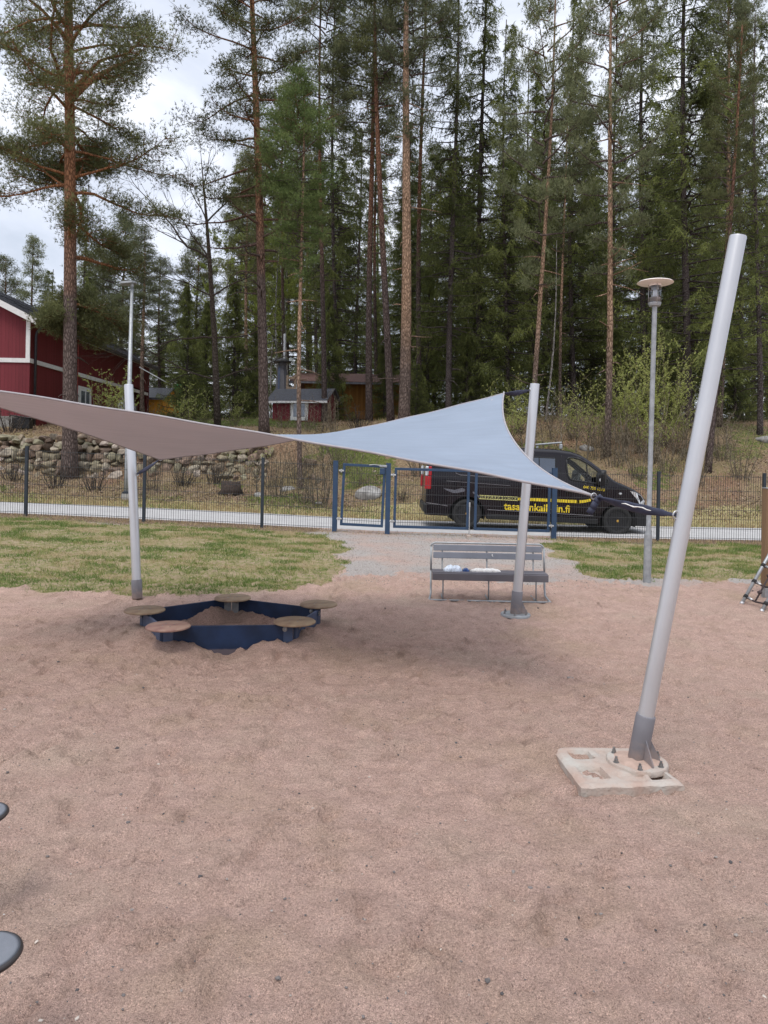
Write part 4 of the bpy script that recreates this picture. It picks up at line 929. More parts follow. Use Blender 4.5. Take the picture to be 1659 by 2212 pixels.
# gates
for px, lab, hh in ((722, 'blue steel gate post left of the small gate', 1.50), (836, 'blue steel gate post between the small gate and the double gate', 1.50), (1195, 'blue steel gate post right of the double gate', 1.50)):
    q = fpos(px, FY); root = empty('gate_post', q, 0, lab, 'gate post', 'blue gate posts')
    mb = MB(); mb.box((0, 0, hh / 2 - .1), (.105, .105, hh + .2), None, .006); mb.obj('steel_post', M['blue_steel'], root)
    mb = MB(); mb.box((0, 0, hh + .004), (.112, .112, .010), None, .003); mb.obj('cap', M['blue_steel'], root)
def gate(px0, px1, label, ztop, hinge, lock=False):
    a, b = fpos(px0, FY - .01), fpos(px1, FY - .01); zb = max(a.z, b.z)
    root = empty('mesh_gate', a, 0, label, 'gate'); W_ = b.x - a.x; dz = b.z - a.z; s_ = .055
    sh = math.atan2(dz, W_); R = roty(-sh); Lw = math.hypot(W_, dz)
    mb = MB(); z0, z1 = .14, ztop
    mb.box(R @ np.array([s_ / 2, 0, (z0 + z1) / 2]), (s_, s_, z1 - z0), R, .004); mb.box(R @ np.array([Lw - s_ / 2, 0, (z0 + z1) / 2]), (s_, s_, z1 - z0), R, .004)
    mb.box(R @ np.array([Lw / 2, 0, z0 + s_ / 2]), (Lw - 2 * s_, s_ - .006, s_), R, .003); mb.box(R @ np.array([Lw / 2, 0, z1 - s_ / 2]), (Lw - 2 * s_, s_ - .006, s_), R, .003)
    mb.obj('frame', M['blue_steel'], root)
    mm = MB(); n = int(round((Lw - 2 * s_) / .05))
    for k in range(1, n): x = s_ + (Lw - 2 * s_) * k / n; mm.box(R @ np.array([x, 0, (z0 + z1) / 2]), (.0058, .0058, z1 - z0 - 2 * s_), R)
    z = z0 + .12
    while z < z1 - .08:
        for dy in (-.0055, .0055): mm.tube([R @ np.array([s_, dy, z]), R @ np.array([Lw - s_, dy, z])], .0038, 4, caps=False)
        z += .2
    mm.obj('mesh_infill', M['wire'], root)
    for z in (z0 + .14, z1 - .16):
        h = MB(); x = (-.025 if hinge < 0 else Lw + .025); h.box(R @ np.array([x, -.03, z]), (.11, .05, .035), R, .006); h.lathe([(.014, -.035), (.014, .035)], 10, None, R @ np.array([x, -.06, z])); h.obj('hinge', M['zinc'], root)
    if lock:
        h = MB(); h.box(R @ np.array([Lw - .075, -.04, z1 - .13]), (.11, .05, .13), R, .008); h.obj('lock_box', M['blue_steel'], root)
        h = MB(); h.tube([R @ np.array([Lw - .36, -.05, z1 - .012]), R @ np.array([Lw - .25, -.06, z1 + .004]), R @ np.array([Lw - .12, -.05, z1 - .01])], .010, 8); h.box(R @ np.array([Lw - .06, -.035, z1 - .02]), (.16, .03, .05), R, .006); h.obj('door_closer', M['galv'], root)
    return root
gate(733, 826, 'narrow blue framed mesh gate for pedestrians, left of the double gate', 1.46, -1, True)
g2 = gate(848, 1011, 'left leaf of the wide blue double gate, in front of the rear of the van', 1.42, -1)
g3 = gate(1022, 1186, 'right leaf of the wide blue double gate, in front of the middle of the van', 1.42, 1)
q = fpos(1013, FY); mb = MB(); x = q.x - g2.location.x
mb.tube([(x - .01, -.05, .70), (x - .01, -.05, -.06)], .011, 8); mb.box((x - .01, -.045, .66), (.03, .03, .10), None, .003); mb.obj('drop_bolt', M['zinc'], g2)
bq = G(1012, 1164); mb = MB(); mb.box((0, 0, .03), (.085, .085, .10), None, .01); o = mb.obj('bolt_block', M['conc'], None); o.location = bq; tag(o, 'small pale concrete block that takes the drop bolt of the double gate', 'block')

# ------------------------------------------------------------------ lamp posts
q = G(1397, 1257); zt = P(1402, 607, q.y).z - q.z
lp = empty('park_lamp', q, 0, 'grey park lamp with a flat pale disc hat over a clear lantern, right lawn', 'street lamp')
lp.rotation_euler = (0, rad(.5), 0)
mb = MB(); mb.lathe([(.055, -.2), (.055, .66), (.050, .69), (.034, .75), (.034, zt - .30), (.036, zt - .29)], 20); mb.obj('pole', M['galv'], lp, auto=35)
mb = MB(); mb.lathe([(.075, zt - .36), (.088, zt - .325), (.088, zt - .31), (.0, zt - .31)], 28); mb.obj('lantern_base', M['galv'], lp, auto=35)
mb = MB(); mb.lathe([(.083, zt - .31), (.083, zt - .07)], 28); o_ = mb.obj('lantern_glass', M['lglass'], lp, True)
mb = MB(); mb.lathe([(.030, zt - .31), (.030, zt - .08)], 16); mb.lathe([(.074, zt - .305), (.074, zt - .235), (.060, zt - .232)], 24); mb.lathe([(.052, zt - .12), (.060, zt - .075)], 20)
mb.obj('light_source', M['white'], lp, auto=40)
for k in range(3):
    a = k * 2.09 + .5; mb = MB(); mb.tube([(.088 * math.cos(a), .088 * math.sin(a), zt - .33), (.088 * math.cos(a), .088 * math.sin(a), zt - .05)], .005, 6); mb.obj('rod', M['zinc'], lp, True)
mb = MB(); mb.lathe([(.085, zt - .075), (.085, zt - .045), (.235, zt - .032), (.250, zt - .024), (.235, zt - .012), (.10, zt + .012), (0, zt + .022)], 48); mb.obj('disc_hat', M['lampdisc'], lp, auto=50)
# tall street light on the far side of the path
q = at(273, 20.4, 1085); zt = P(285, 612, 20.4).z - q.z
sl2 = empty('street_lamp', q, 0, 'tall thin grey street lamp with a small flat head beyond the path', 'street lamp')
sl2.rotation_euler = (0, rad(.35), 0)
mb = MB(); mb.lathe([(.085, -.1), (.080, .9), (.040, zt)], 18); mb.obj('pole', M['galv'], sl2, True)
mb = MB(); mb.lathe([(.17, -.3), (.15, .14), (.145, .15), (.0, .15)], 16); mb.obj('foundation', M['conc2'], sl2, auto=40)
mb = MB(); mb.lathe([(.125, .155), (.125, .20), (.09, .215)], 16); mb.obj('collar', M['dark_steel'], sl2, auto=40)
mb = MB(); mb.prism([(-.27, -.12), (-.20, -.17), (.10, -.16), (.16, -.06), (.16, .06), (.10, .16), (-.20, .17), (-.27, .12)], -.02, .035, roty(-.12), (-.05, 0, zt)); mb.lathe([(.05, zt - .1), (.05, zt + .01)], 14); mb.obj('lamp_head', M['galv'], sl2)

# ------------------------------------------------------------------ play tower post and climbing ladder at the right edge
q = P(1658, 1290, 9.35); q.z = float(h0(q.x, q.y)); zt = P(1655, 1055, 9.35).z - q.z
tw = empty('play_tower', q, 0, 'corner of an oiled timber play tower with a red panel at the right edge', 'play tower')
mb = MB(); mb.box((-.012, 0, zt / 2 + .07), (.115, .115, zt - .14), None, .006); mb.obj('timber_post', M['post'], tw)
mb = MB(); mb.box((-.012, 0, zt + .004), (.125, .125, .014), None, .004); mb.obj('post_cap', M['galv'], tw)
mb = MB(); mb.box((-.012, 0, .02), (.10, .10, .24), None, .004); mb.obj('post_shoe', M['galv'], tw)
mb = MB(); mb.box((.60, .02, zt - .42), (1.09, .019, .62), None, .004); mb.obj('side_panel', M['redpanel'], tw)
mb = MB(); mb.box((1.22, 0, zt / 2 + .07), (.115, .115, zt - .14), None, .006); mb.obj('timber_post', M['post'], tw)
l1 = G(1601, 1305); l2 = G(1644, 1320)
dv = (P(1659, 1202, l1.y + .25) - l1); dv.normalize(); t1 = l1 + dv * 1.5; t2 = l2 + dv * 1.5 + Vector((.02, .02, 0))
cl = empty('climbing_ladder', l1, 0, 'leaning climbing ladder of grey tubes with rope rungs at the right edge', 'climbing ladder'); org = np.array(l1)
for a, b in ((l1, t1), (l2, t2)):
    mb = MB(); mb.tube([np.array(a) - org, np.array(b) - org], .021, 12); s_ = mb.obj('side_tube', M['galv'], cl, True)
    mb = MB(); mb.lathe([(.024, -.005), (.024, .03), (.0, .031)], 12, zto(dv), np.array(a) - org); mb.obj('foot_cap', M['zinc'], s_, True)
for t in (.12, .36, .62, .88, 1.14):
    a, b = np.array(l1 + dv * t) - org, np.array(l2 + dv * t) - org; m_ = (a + b) / 2 + [0, 0, -.02]
    mb = MB(); mb.tube([a, a * .7 + m_ * .3 + [0, 0, -.005], m_, b * .7 + m_ * .3, b], .011, 8); r__ = mb.obj('rope_rung', M['rope'], cl, True)
    mb = MB(); mb.tube([a * .85 + b * .15, a * .65 + b * .35 + [0, 0, -.012]], .014, 8); mb.obj('sleeve', M['zinc'], r__, True)
    for c in (a, b): mb = MB(); mb.lathe([(.026, -.022), (.030, 0), (.026, .022)], 12, zto(dv), c); mb.obj('clamp', M['rubber'], r__, True)
mb = MB()
for i, t in enumerate((.24, .5, .75, 1.0)):
    a = np.array((l1 + l2) / 2 + dv * t) - org; mb.lathe([(0, -.028), (.026, -.012), (.028, .01), (0, .028)], 12, None, a)
mb.tube([np.array((l1 + l2) / 2 + dv * t) - org + [.0, 0, -.01] for t in (.12, .4, .8, 1.2)], .010, 8)
mb.obj('centre_rope', M['rope'], cl, True)

# ------------------------------------------------------------------ round step stools at the lower left edge
for (px, py, Y, R, lab) in ((-36, 2066, 1.92, .096, 'larger, nearer one of two round dark grey step discs at the left edge'),
                            (-44, 1762, 2.62, .096, 'smaller round dark grey step disc at the left edge, above the nearer one')):
    q = P(px, py, Y); g_ = float(h0(q.x, q.y)); h_ = q.z - g_
    st = empty('step_disc', (q.x, q.y, g_), 0, lab, 'step')
    mb = MB(); mb.lathe([(0, h_ - .010), (R - .03, h_ - .010), (R - .005, h_ - .006), (R, h_ + .001), (R - .002, h_ + .007), (R - .007, h_ + .011)], 56); mb.obj('rim', M['stool_edge'], st, True)
    mb = MB(); mb.lathe([(R - .0072, h_ + .0109), (R - .02, h_ + .0132), (0, h_ + .014)], 56); mb.obj('tread', M['stool'], st, True)
    mb = MB(); mb.lathe([(.05, h_ - .035), (.05, h_ - .010)], 24); mb.lathe([(.025, -.1), (.025, h_ - .035)], 20); mb.obj('stem', M['galv'], st, auto=40)
# a twist of straw on the sand
q = G(8, 1978); mb = MB(); mb.tube([(0, 0, .004), (.02, .006, .008), (.034, .0, .006), (.03, -.016, .005), (.004, -.012, .005)], .0022, 6)
o = mb.obj('straw', M['white_wood'], None, True); o.location = q; tag(o, 'small pale bent straw on the sand by the left edge', 'straw')
# ------------------------------------------------------------------ black van
VY = 17.62
vr, vf = at(917 + 91, VY - .97, 1141), at(1337, VY - .97, 1157)
vx0 = P(917, 1100, VY - .97).x
vz0 = P(1008, 1141, VY - .97).z; vz1 = P(1337, 1157, VY - .97).z
van = empty('van', (vx0, VY, 0), 0, 'long black panel van with yellow lettering parked on the path behind the gates', 'van')
WR, WF = .97, 4.47
sl_ = (vz1 - vz0) / (WF - WR); van.rotation_euler = (0, -math.atan(sl_), 0); van.location.z = vz0 - sl_ * WR + .0
RW = .335
def ztop(X): return np.interp(X, [0, .06, .16, .35, 3.0, 3.35, 3.6, 3.85, 4.1, 4.38, 4.6, 4.85, 5.02, 5.14, 5.22, 5.26], [1.74, 1.84, 1.90, 1.93, 1.94, 1.91, 1.83, 1.68, 1.50, 1.27, 1.19, 1.09, .99, .88, .72, .50])
def plan(X): return np.interp(X, [0, .05, .15, .5, 3.4, 4.4, 4.8, 5.0, 5.12, 5.2, 5.26], [.86, .92, .945, .955, .955, .945, .92, .87, .79, .66, .52])
def side(X, z): return plan(X) * np.interp(z, [.2, .45, 1.1, 1.84, 1.95], [.975, 1.0, 1.0, .865, .84])
def zlow(X):
    z = .26
    for c in (WR, WF):
        d = abs(X - c)
        if d < .42: z = max(z, RW + math.sqrt(max(0, .42 ** 2 - d * d)) - .02)
    return z
XS = np.unique(np.concatenate([np.linspace(0, .2, 6), np.arange(.25, 5.0, .04), np.linspace(5.0, 5.26, 9), [WR - .42, WR + .42, WF - .42, WF + .42]]))
rings = []
for X in XS:
    zt_, zl = float(ztop(X)), zlow(X); sh = .10 if zt_ > 1.3 else .07
    zs = zt_ - sh; zz = zl + (zs - zl) * np.linspace(0, 1, 26); yy = side(X, zz)
    pr = [(y, z) for y, z in zip(yy, zz)]
    w1 = float(side(X, zs))
    for a in (.35, .7, 1.05, 1.4): pr.append((w1 - .11 * (1 - math.cos(a)) - .02 * a, zs + sh * .93 * math.sin(a)))
    w2 = pr[-1][0]; zc = pr[-1][1]
    for f in (.8, .6, .4, .2, 0): pr.append((w2 * f, zc + (zt_ + .012 - zc) * (1 - f * f)))
    rings.append([(X, -y, z) for y, z in pr] + [(X, y, z) for y, z in pr[-2::-1]])
R_ = np.array(rings); nk = R_.shape[1]; ns = len(XS)
ii = np.arange(ns - 1)[:, None] * nk + np.arange(nk - 1)[None, :]; F = np.stack([ii, ii + 1, ii + nk + 1, ii + nk], -1).reshape(-1, 4)
VV = R_.reshape(-1, 3); cen = VV[F].mean(1)
def inpoly(x, y, poly):
    r = np.zeros(len(x), bool); j = len(poly) - 1
    for i in range(len(poly)):
        xi, yi = poly[i]; xj, yj = poly[j]
        c = ((yi > y) != (yj > y)) & (x < (xj - xi) * (y - yi) / (yj - yi + 1e-12) + xi); r ^= c; j = i
    return r
WIN = [(3.24, 1.70), (3.30, 1.745), (3.40, 1.755), (3.55, 1.72), (3.75, 1.62), (3.95, 1.475), (4.12, 1.345), (4.21, 1.26), (4.20, 1.19), (4.05, 1.165), (3.42, 1.225), (3.32, 1.25), (3.27, 1.33), (3.235, 1.55)]
col_ = np.tile(np.arange(nk - 1), ns - 1)
isside = (col_ < 27) | (col_ >= nk - 28)
mwin = inpoly(cen[:, 0], cen[:, 2], WIN) & (np.abs(cen[:, 1]) > .6)
mws = (cen[:, 0] > 3.58) & (cen[:, 0] < 4.34) & ~isside & (np.abs(cen[:, 1]) < .74)
body = MB(); body.add(VV, F[~(mwin | mws)])
for e, rev in ((0, False), (-1, True)):
    rr = R_[e]; half = nk // 2
    qs = [[k, k + 1, nk - 2 - k, nk - 1 - k] for k in range(half)]
    body.poly(rr, [q if rev else q[::-1] for q in qs])
bo_ = body.obj('body', M['vanpaint'], van, auto=32)
gl = MB(); gl.add(VV, F[mwin]); go = gl.obj('side_window', M['vglass'], van, True)
gl = MB(); gl.add(VV, F[mws]); gl.obj('windscreen', M['vglass'], van, True)
def strip(poly, w, off, closed=True, name=None, mt='black', parent=van, sgn=-1, r=None):
    n = len(poly); pts = []
    for i in range(n if closed else n - 1):
        a, b = np.array(poly[i]), np.array(poly[(i + 1) % n]); k = max(2, int(np.linalg.norm(b - a) / .06))
        for t in range(k): pts.append(a + (b - a) * t / k)
    pts.append(np.array(poly[0] if closed else poly[-1]))
    p3 = [(p_[0], sgn * (float(side(p_[0], p_[1])) + off), p_[1]) for p_ in pts]
    mb = MB(); mb.tube(p3, r or w, 6); return mb.obj(name or 'trim', M[mt], parent, True)
def panel(poly, off, mt, name, parent=van, grid=None, sgn=-1):
    """flat decal or pane following the van's side"""
    mb = MB(); xs = [p_[0] for p_ in poly]; zs = [p_[1] for p_ in poly]; x0, x1, z0, z1 = min(xs), max(xs), min(zs), max(zs)
    st = grid or .04; nx = max(2, int((x1 - x0) / st) + 1); nz = max(2, int((z1 - z0) / st) + 1)
    if grid is None and len(poly) == 4:
        U, Vv = np.meshgrid(np.linspace(0, 1, nx), np.linspace(0, 1, nz)); a = [np.array(p_) for p_ in poly]
        Q2 = a[0] * ((1 - U) * (1 - Vv))[..., None] + a[1] * (U * (1 - Vv))[..., None] + a[2] * (U * Vv)[..., None] + a[3] * ((1 - U) * Vv)[..., None]
        V = np.stack([Q2[..., 0], sgn * (side(Q2[..., 0], Q2[..., 1]) + off), Q2[..., 1]], -1).reshape(-1, 3)
        i = np.arange(nz - 1)[:, None] * nx + np.arange(nx - 1)[None, :]; mb.add(V, np.stack([i, i + 1, i + nx + 1, i + nx], -1).reshape(-1, 4))
    else:
        mb.poly([(x, sgn * (float(side(x, z)) + off), z) for x, z in poly], [list(range(len(poly)))])
    return mb.obj(name, M[mt], parent, True)
for sg in (-1, 1): strip(WIN, .022, .004, True, 'window_seal', 'black', go, sg)
strip([(3.74, 1.17), (3.70, 1.66)], .016, .004, False, 'window_bar', 'black', go)
# cargo window behind the door
W2 = [(2.05, 1.26), (2.98, 1.26), (2.98, 1.72), (2.05, 1.72)]
o = panel(W2, .006, 'darkglass', 'rear_side_window'); strip(W2, .012, .006, True, 'window_seal', 'black', o)
strip([(2.60, 1.27), (2.60, 1.71)], .012, .008, False, 'window_bar', 'black', o)
# doors: front door and sliding door, drawn by their real gaps
fd = strip([(3.16, .36), (3.10, .8), (3.08, 1.3), (3.12, 1.80)], .005, .002, False, 'front_door', 'black'); strip([(4.22, 1.18), (4.16, .98), (3.96, .72), (3.92, .36)], .005, .002, False, 'door_gap', 'black', fd)
mb = MB(); mb.box((3.30, -side(3.3, 1.0) - .018, .96), (.16, .03, .035), None, .01); mb.obj('handle', M['black'], fd)
sd_ = strip([(1.80, .36), (1.80, 1.10)], .005, .002, False, 'sliding_door', 'black'); mb = MB(); mb.box((2.96, -.975, .93), (.13, .03, .035), None, .01); mb.obj('handle', M['black'], sd_)
mb = MB(); mb.tube([(.62, -side(.6, 1.28) - .006, 1.36), (.68, -side(.7, 1.22) - .006, 1.25), (.78, -side(.8, 1.2) - .006, 1.22), (1.9, -side(1.9, 1.2) - .006, 1.20), (2.1, -side(2, 1.2) - .006, 1.19)], .010, 6); mb.obj('slide_rail', M['line'], van, True)  # light reflected along the rail is painted in as grey
strip([(.45, 1.07), (1.95, 1.03)], .006, .003, False, 'crease', 'line')
# lower trim lines, their bright reflection painted in as grey
for a, b in (((.02, .54), (.52, .49)), ((1.44, .45), (3.9, .43))): strip([a, ((a[0] + b[0]) / 2, (a[1] + b[1]) / 2 + .006), b], .010, .003, False, 'side_moulding', 'line')
# bumpers, sills
for sg in (-1, 1):
    mb = MB(); mb.box((2.72, sg * .93, .30), (2.6, .05, .13), None, .02); mb.obj('sill', M['black'], van)
mb = MB(); mb.box((.02, 0, .42), (.13, 1.80, .22), None, .035); mb.obj('rear_bumper', M['black'], van)
mb = MB(); n = 18
a_ = np.linspace(-1, 1, n); outl = [(5.16 + .16 * (1 - abs(t) ** 2.4), t * .93) for t in a_]; outl = [(4.92, -.955)] + outl + [(4.92, .955)]
inn = [(x - .12, y * .9) for x, y in outl]
mb.prism(outl + inn[::-1], .24, .60); mb.obj('front_bumper', M['black'], van)
# lamps
hl = MB(); pts_ = [(4.72, 1.045), (4.86, 1.02), (5.02, .94), (5.12, .82), (5.10, .70), (4.98, .74), (4.90, .86)]
for sg in (-1, 1):
    hl = MB(); k = len(pts_); V = [(x, sg * (float(side(x, z)) + .010), z) for x, z in pts_] + [(x + .01, sg * (float(side(x, z)) - .17), z + .03) for x, z in pts_]
    hl.poly(V, [list(range(k)), list(range(k, 2 * k))[::-1]] + [[i, (i + 1) % k, k + (i + 1) % k, k + i] for i in range(k)]); hl.obj('headlight', M['lens'], van)
for sg in (-1, 1):
    tl = MB(); tl.box((.035, sg * .915, 1.01), (.15, .075, .30), None, .015); t_ = tl.obj('tail_light', M['redlight'], van)
    w_ = MB(); w_.box((.00, sg * .935, 1.28), (.07, .05, .22), None, .012); w_.obj('reversing_lens', M['lens'], t_)
    w_ = MB(); w_.box((.075, sg * .925, 1.28), (.075, .05, .22), None, .012); w_.obj('brake_lens', M['redlight'], t_)
mb = MB(); mb.lathe([(.032, 0), (.030, .012), (0, .016)], 16, rotx(math.pi / 2) @ np.diag([1.25, .8, 1]), (4.50, -side(4.5, .95), .97)); mb.obj('side_indicator', M['lens'], van)
mb = MB(); mb.box((5.30, -.35, .42), (.02, .42, .10), None, .004); mb.obj('number_plate', M['yellow2'], van)
# door mirrors
for sg in (-1, 1):
    mb = MB(); V, F2 = rock_geo(77, .085, .10, .15, 3); V = np.sign(V) * np.abs(V) ** .9; mb.add(V + [4.02, sg * 1.09, 1.33], F2); mb.tube([(4.1, sg * .93, 1.20), (4.05, sg * 1.05, 1.24)], .035, 8); m0 = mb.obj('door_mirror', M['black'], van, True)
    mb = MB(); mb.box((3.955, sg * 1.10, 1.33), (.03, .13, .2), None, .02); mb.obj('mirror_glass', M['lens'], m0)
# roof bar
mb = MB(); mb.tube([(2.62, -.30, 2.03), (3.16, -.62, 2.10)], .022, 8); mb.box((3.14, -.64, 2.00), (.07, .10, .13), None, .02); mb.box((2.66, -.30, 1.97), (.05, .08, .08), None, .02); mb.obj('roof_bar', M['galv'], van)
# wheels
wh0 = None
for X in (WR, WF):
    for sg in (-1, 1):
        w = bpy.data.objects.new('wheel', None); link(w, van); w.location = (X, sg * .85, RW); w.rotation_euler = (math.pi / 2 if sg < 0 else -math.pi / 2, 0, 0)
        mb = MB(); mb.lathe([(.215, -.10), (.30, -.105), (.328, -.09), (.335, -.06), (.335, .06), (.328, .09), (.30, .105), (.232, .098), (.225, .085)], 48); mb.obj('tyre', M['rubber'], w, True)
        mb = MB(); mb.lathe([(.228, .09), (.222, .095), (.212, .085), (.205, .02), (.05, .0), (.0, .0)], 48); mb.obj('rim', M['black'], w, auto=40); mb = MB()
        for k in range(5):
            for dd in (-.16, .16):
                a = k * 2 * math.pi / 5 + dd + X; mb.box((.125 * math.cos(a), .125 * math.sin(a), .06), (.20, .020, .035), rotz(a + dd * .3), .004)
        mb.lathe([(.055, .0), (.055, .07), (.045, .078), (0, .078)], 20); mb.obj('spokes', M['rim'], w, auto=40)
        mb = MB(); mb.lathe([(.032, .078), (.030, .09), (0, .092)], 16); mb.obj('hub_cap', M['gold'], w, auto=40)
mb = MB()
for X in (WR, WF):
    pr = [(X + .42 * math.cos(t), RW - .02 + .42 * math.sin(t)) for t in np.linspace(-.25, math.pi + .25, 20)]
    for (xa, za), (xb, zb) in zip(pr[:-1], pr[1:]):
        for s_ in (-1, 1): mb.poly([(xa, s_ * .945, za), (xb, s_ * .945, zb), (xb, s_ * .55, zb), (xa, s_ * .55, za)], [(0, 1, 2, 3)])
    for s_ in (-1, 1): mb.poly([(x, s_ * .55, z) for x, z in pr], [list(range(len(pr)))])
mb.box((2.6, 0, .40), (5.0, 1.25, .22)); mb.obj('underbody', M['black'], van)
# cabin
mb = MB(); mb.box((4.15, 0, .92), (.55, 1.6, .42), roty(.2), .06); mb.obj('dashboard', M['interior'], van)
for y in (-.42, .42):
    mb = MB(); mb.box((3.20, y, .85), (.5, .5, .22), None, .06); mb.box((2.98, y, 1.22), (.16, .48, .62), roty(-.15), .05); mb.box((2.92, y, 1.62), (.10, .26, .18), None, .04); mb.obj('seat', M['interior'], van)
mb = MB(); Rw = roty(-.9); ring = [Rw @ np.array([.19 * math.cos(t), .19 * math.sin(t), 0]) + [3.80, .42, 1.22] for t in np.linspace(0, 2 * math.pi, 28)]
mb.tube(ring, .016, 8, caps=False)
for t in (0, 2.1, 4.2): mb.tube([[3.80, .42, 1.22], Rw @ np.array([.19 * math.cos(t), .19 * math.sin(t), 0]) + [3.80, .42, 1.22]], .014, 6)
mb.obj('steering_wheel', M['interior'], van, True)
# lettering and stripe
yo = -.9575
t1 = text_mesh('door_lettering', 'tasavankaihdin.fi', 1.53, .17, M['yellow'], van, .02); t1.location = (1.815, yo, .475); t1.rotation_euler = (math.pi / 2, 0, 0)
t2 = text_mesh('phone_number', '040 759 6210', .50, .068, M['yellow'], van, .018); t2.location = (3.63, -.9555, 1.055); t2.rotation_euler = (math.pi / 2, rad(5.5), 0)
mb = MB(); x = 1.24
while x < 2.10: mb.box((x + .026, yo, .735), (.006, .004, .062)); mb.box((x + .060, yo, .765), (.034, .004, .010)); mb.box((x + .060, yo, .735), (.018, .004, .026)); x += .078
mb.box((1.68, yo, .697), (.90, .004, .018)); mb.box((1.68, yo, .776), (.90, .004, .012)); mb.obj('checked_stripe', M['yellow2'], van)
mb = MB()
x = 2.13
while x < 3.50: mb.box((x + .033, yo, .738), (.060, .004, .070)); x += .068
for k in range(9):
    a = k / 8.; xx = 3.50 + .30 * a; zz = .738 + .05 * a * a; mb.box((xx, yo, zz), (.034, .004, .070 * (1 - .2 * a)), roty(-.32 * a))
mb.obj('solid_stripe', M['yellow'], van)
panel([(.40, .90), (.44, .865), (.62, .80), (.72, .80), (.90, .85), (.90, .90), (.82, .925), (.66, .87)], .003, 'grey_decal', 'skyline_decal')
panel([(1.08, .86), (1.2, .79), (1.26, .72), (1.22, .72), (1.15, .78), (1.08, .82)], .003, 'grey_decal', 'skyline_decal')
# ------------------------------------------------------------------ red house on the left
HX, HY = P(60, 985, 28).x, 28.0
hz = 2.95; eave = P(62, 686, 28).z; bandz = P(60, 779, 28).z
hs = empty('red_house', (HX, HY, hz), 0, 'dark red boarded house with white trim and a dark metal roof at left', 'house')
Hh = eave - hz; bz = bandz - hz; LW, DW = 9.0, 14.2
def hbox(name, c, d, m, bev=0, parent=hs, M_=None): mb = MB(); mb.box(c, d, M_, bev); return mb.obj(name, M[m], parent)
rise = .49
mb = MB(); zr = Hh + rise * LW / 2
mb.poly([(0, 0, -.6), (0, 0, Hh), (-LW / 2, 0, zr), (-LW, 0, Hh), (-LW, 0, -.6)], [(0, 1, 2, 3, 4)])
gw = mb.obj('gable_wall', M['redwood'], hs)
mb = MB(); mb.poly([(0, 0, -.6), (0, 9.9, -.6), (0, 9.9, Hh), (0, 0, Hh)], [(0, 1, 2, 3)]); mb.poly([(0, 9.9, bz + .2), (0, DW, bz + .2), (0, DW, Hh), (0, 9.9, Hh)], [(0, 1, 2, 3)])
mb.poly([(0, 9.9, -.6), (-2.5, 9.9, -.6), (-2.5, 9.9, bz + .2), (0, 9.9, bz + .2)], [(0, 1, 2, 3)]); mb.poly([(-2.5, 9.9, -.6), (-2.5, DW, -.6), (-2.5, DW, bz + .2), (-2.5, 9.9, bz + .2)], [(0, 1, 2, 3)])
mb.poly([(0, DW, Hh), (-LW, DW, Hh), (-LW / 2, DW, zr)], [(0, 1, 2)]); mb.poly([(-LW, 0, -.6), (-LW, DW, -.6), (-LW, DW, Hh), (-LW, 0, Hh)], [(0, 1, 2, 3)])
mb.poly([(0, DW, -.6), (-LW, DW, -.6), (-LW, DW, Hh), (0, DW, Hh)], [(0, 1, 2, 3)])
mb.obj('side_wall', M['redwood_shade'], hs)
hbox('foundation', (-LW / 2 - .05, .22, -.55), (LW - .1, .6, 1.60), 'conc2')
hbox('corner_board', (-.07, -.02, Hh / 2 + bz / 2), (.16, .05, Hh - bz), 'white_wood', .004)
hbox('trim_band', (-LW / 2, -.025, bz), (LW, .05, .17), 'white_wood', .004)
hbox('side_trim_band', (.027, DW / 2 - .2, bz), (.05, DW - .2, .17), 'white_wood', .004)
hbox('porch_post', (.0, 9.95, bz / 2), (.11, .11, bz), 'white_wood', .004)
th = math.atan(rise); sl__ = (LW / 2 + .45) / math.cos(th)
rf = MB()
for s_ in (1, -1):
    cx = -LW / 2 + s_ * (LW / 2 + .45) / 2; rf.box((cx, DW / 2 + .1, zr + .10 - rise * (LW / 2 + .45) / 2), (sl__, DW + .9, .07), roty(th * s_))
roof = rf.obj('roof', M['metalroof'], hs)
rb = MB()
for k in range(34):
    y = -.30 + k * .445
    rb.box((-LW / 2 + (LW / 2 + .45) / 2, y, zr + .155 - rise * (LW / 2 + .45) / 2), (sl__, .035, .035), roty(th))
for off in (.55, .75, 1.5): rb.tube([(-off + .2, -.3, Hh + rise * (off - .2) + .26), (-off + .2, DW + .5, Hh + rise * (off - .2) + .26)], .02, 6)
rb.obj('snow_guards', M['metalroof'], roof)
mb = MB(); mb.lathe([(.11, 0), (.11, .55), (.17, .56), (.17, .66), (0, .70)], 12, None, (-1.2, 5.0, Hh + rise * 1.0)); mb.obj('vent_pipe', M['metalroof'], roof)
mb = MB(); mb.box((-LW / 2 + (LW / 2 + .45) / 2, -.36, zr - .02 - rise * (LW / 2 + .45) / 2), (sl__, .04, .22), roty(th)); mb.obj('bargeboard', M['white_wood'], roof); mb = MB(); mb.box((-LW / 2 - (LW / 2 + .45) / 2, -.36, zr - .02 - rise * (LW / 2 + .45) / 2), (sl__, .04, .22), roty(-th)); mb.obj('bargeboard', M['white_wood'], roof)
mb = MB(); mb.box((.40, DW / 2 + .1, Hh - .18), (.12, DW + .8, .10), None, .02); mb.obj('gutter', M['metalroof'], roof)
hbox('soffit', (.20, DW / 2 + .1, Hh - .115), (.40, DW + .7, .03), 'white_wood')
mb = MB(); mb.tube([(.38, .25, Hh - .22), (.12, .25, Hh - .55), (.10, .25, Hh - .7), (.10, .25, -.5)], .05, 10); mb.obj('downpipe', M['metalroof'], hs, True)
wy0, wy1 = 4.35, 5.75; wz0, wz1 = P(175, 900, 33).z - hz, P(175, 836, 33).z - hz
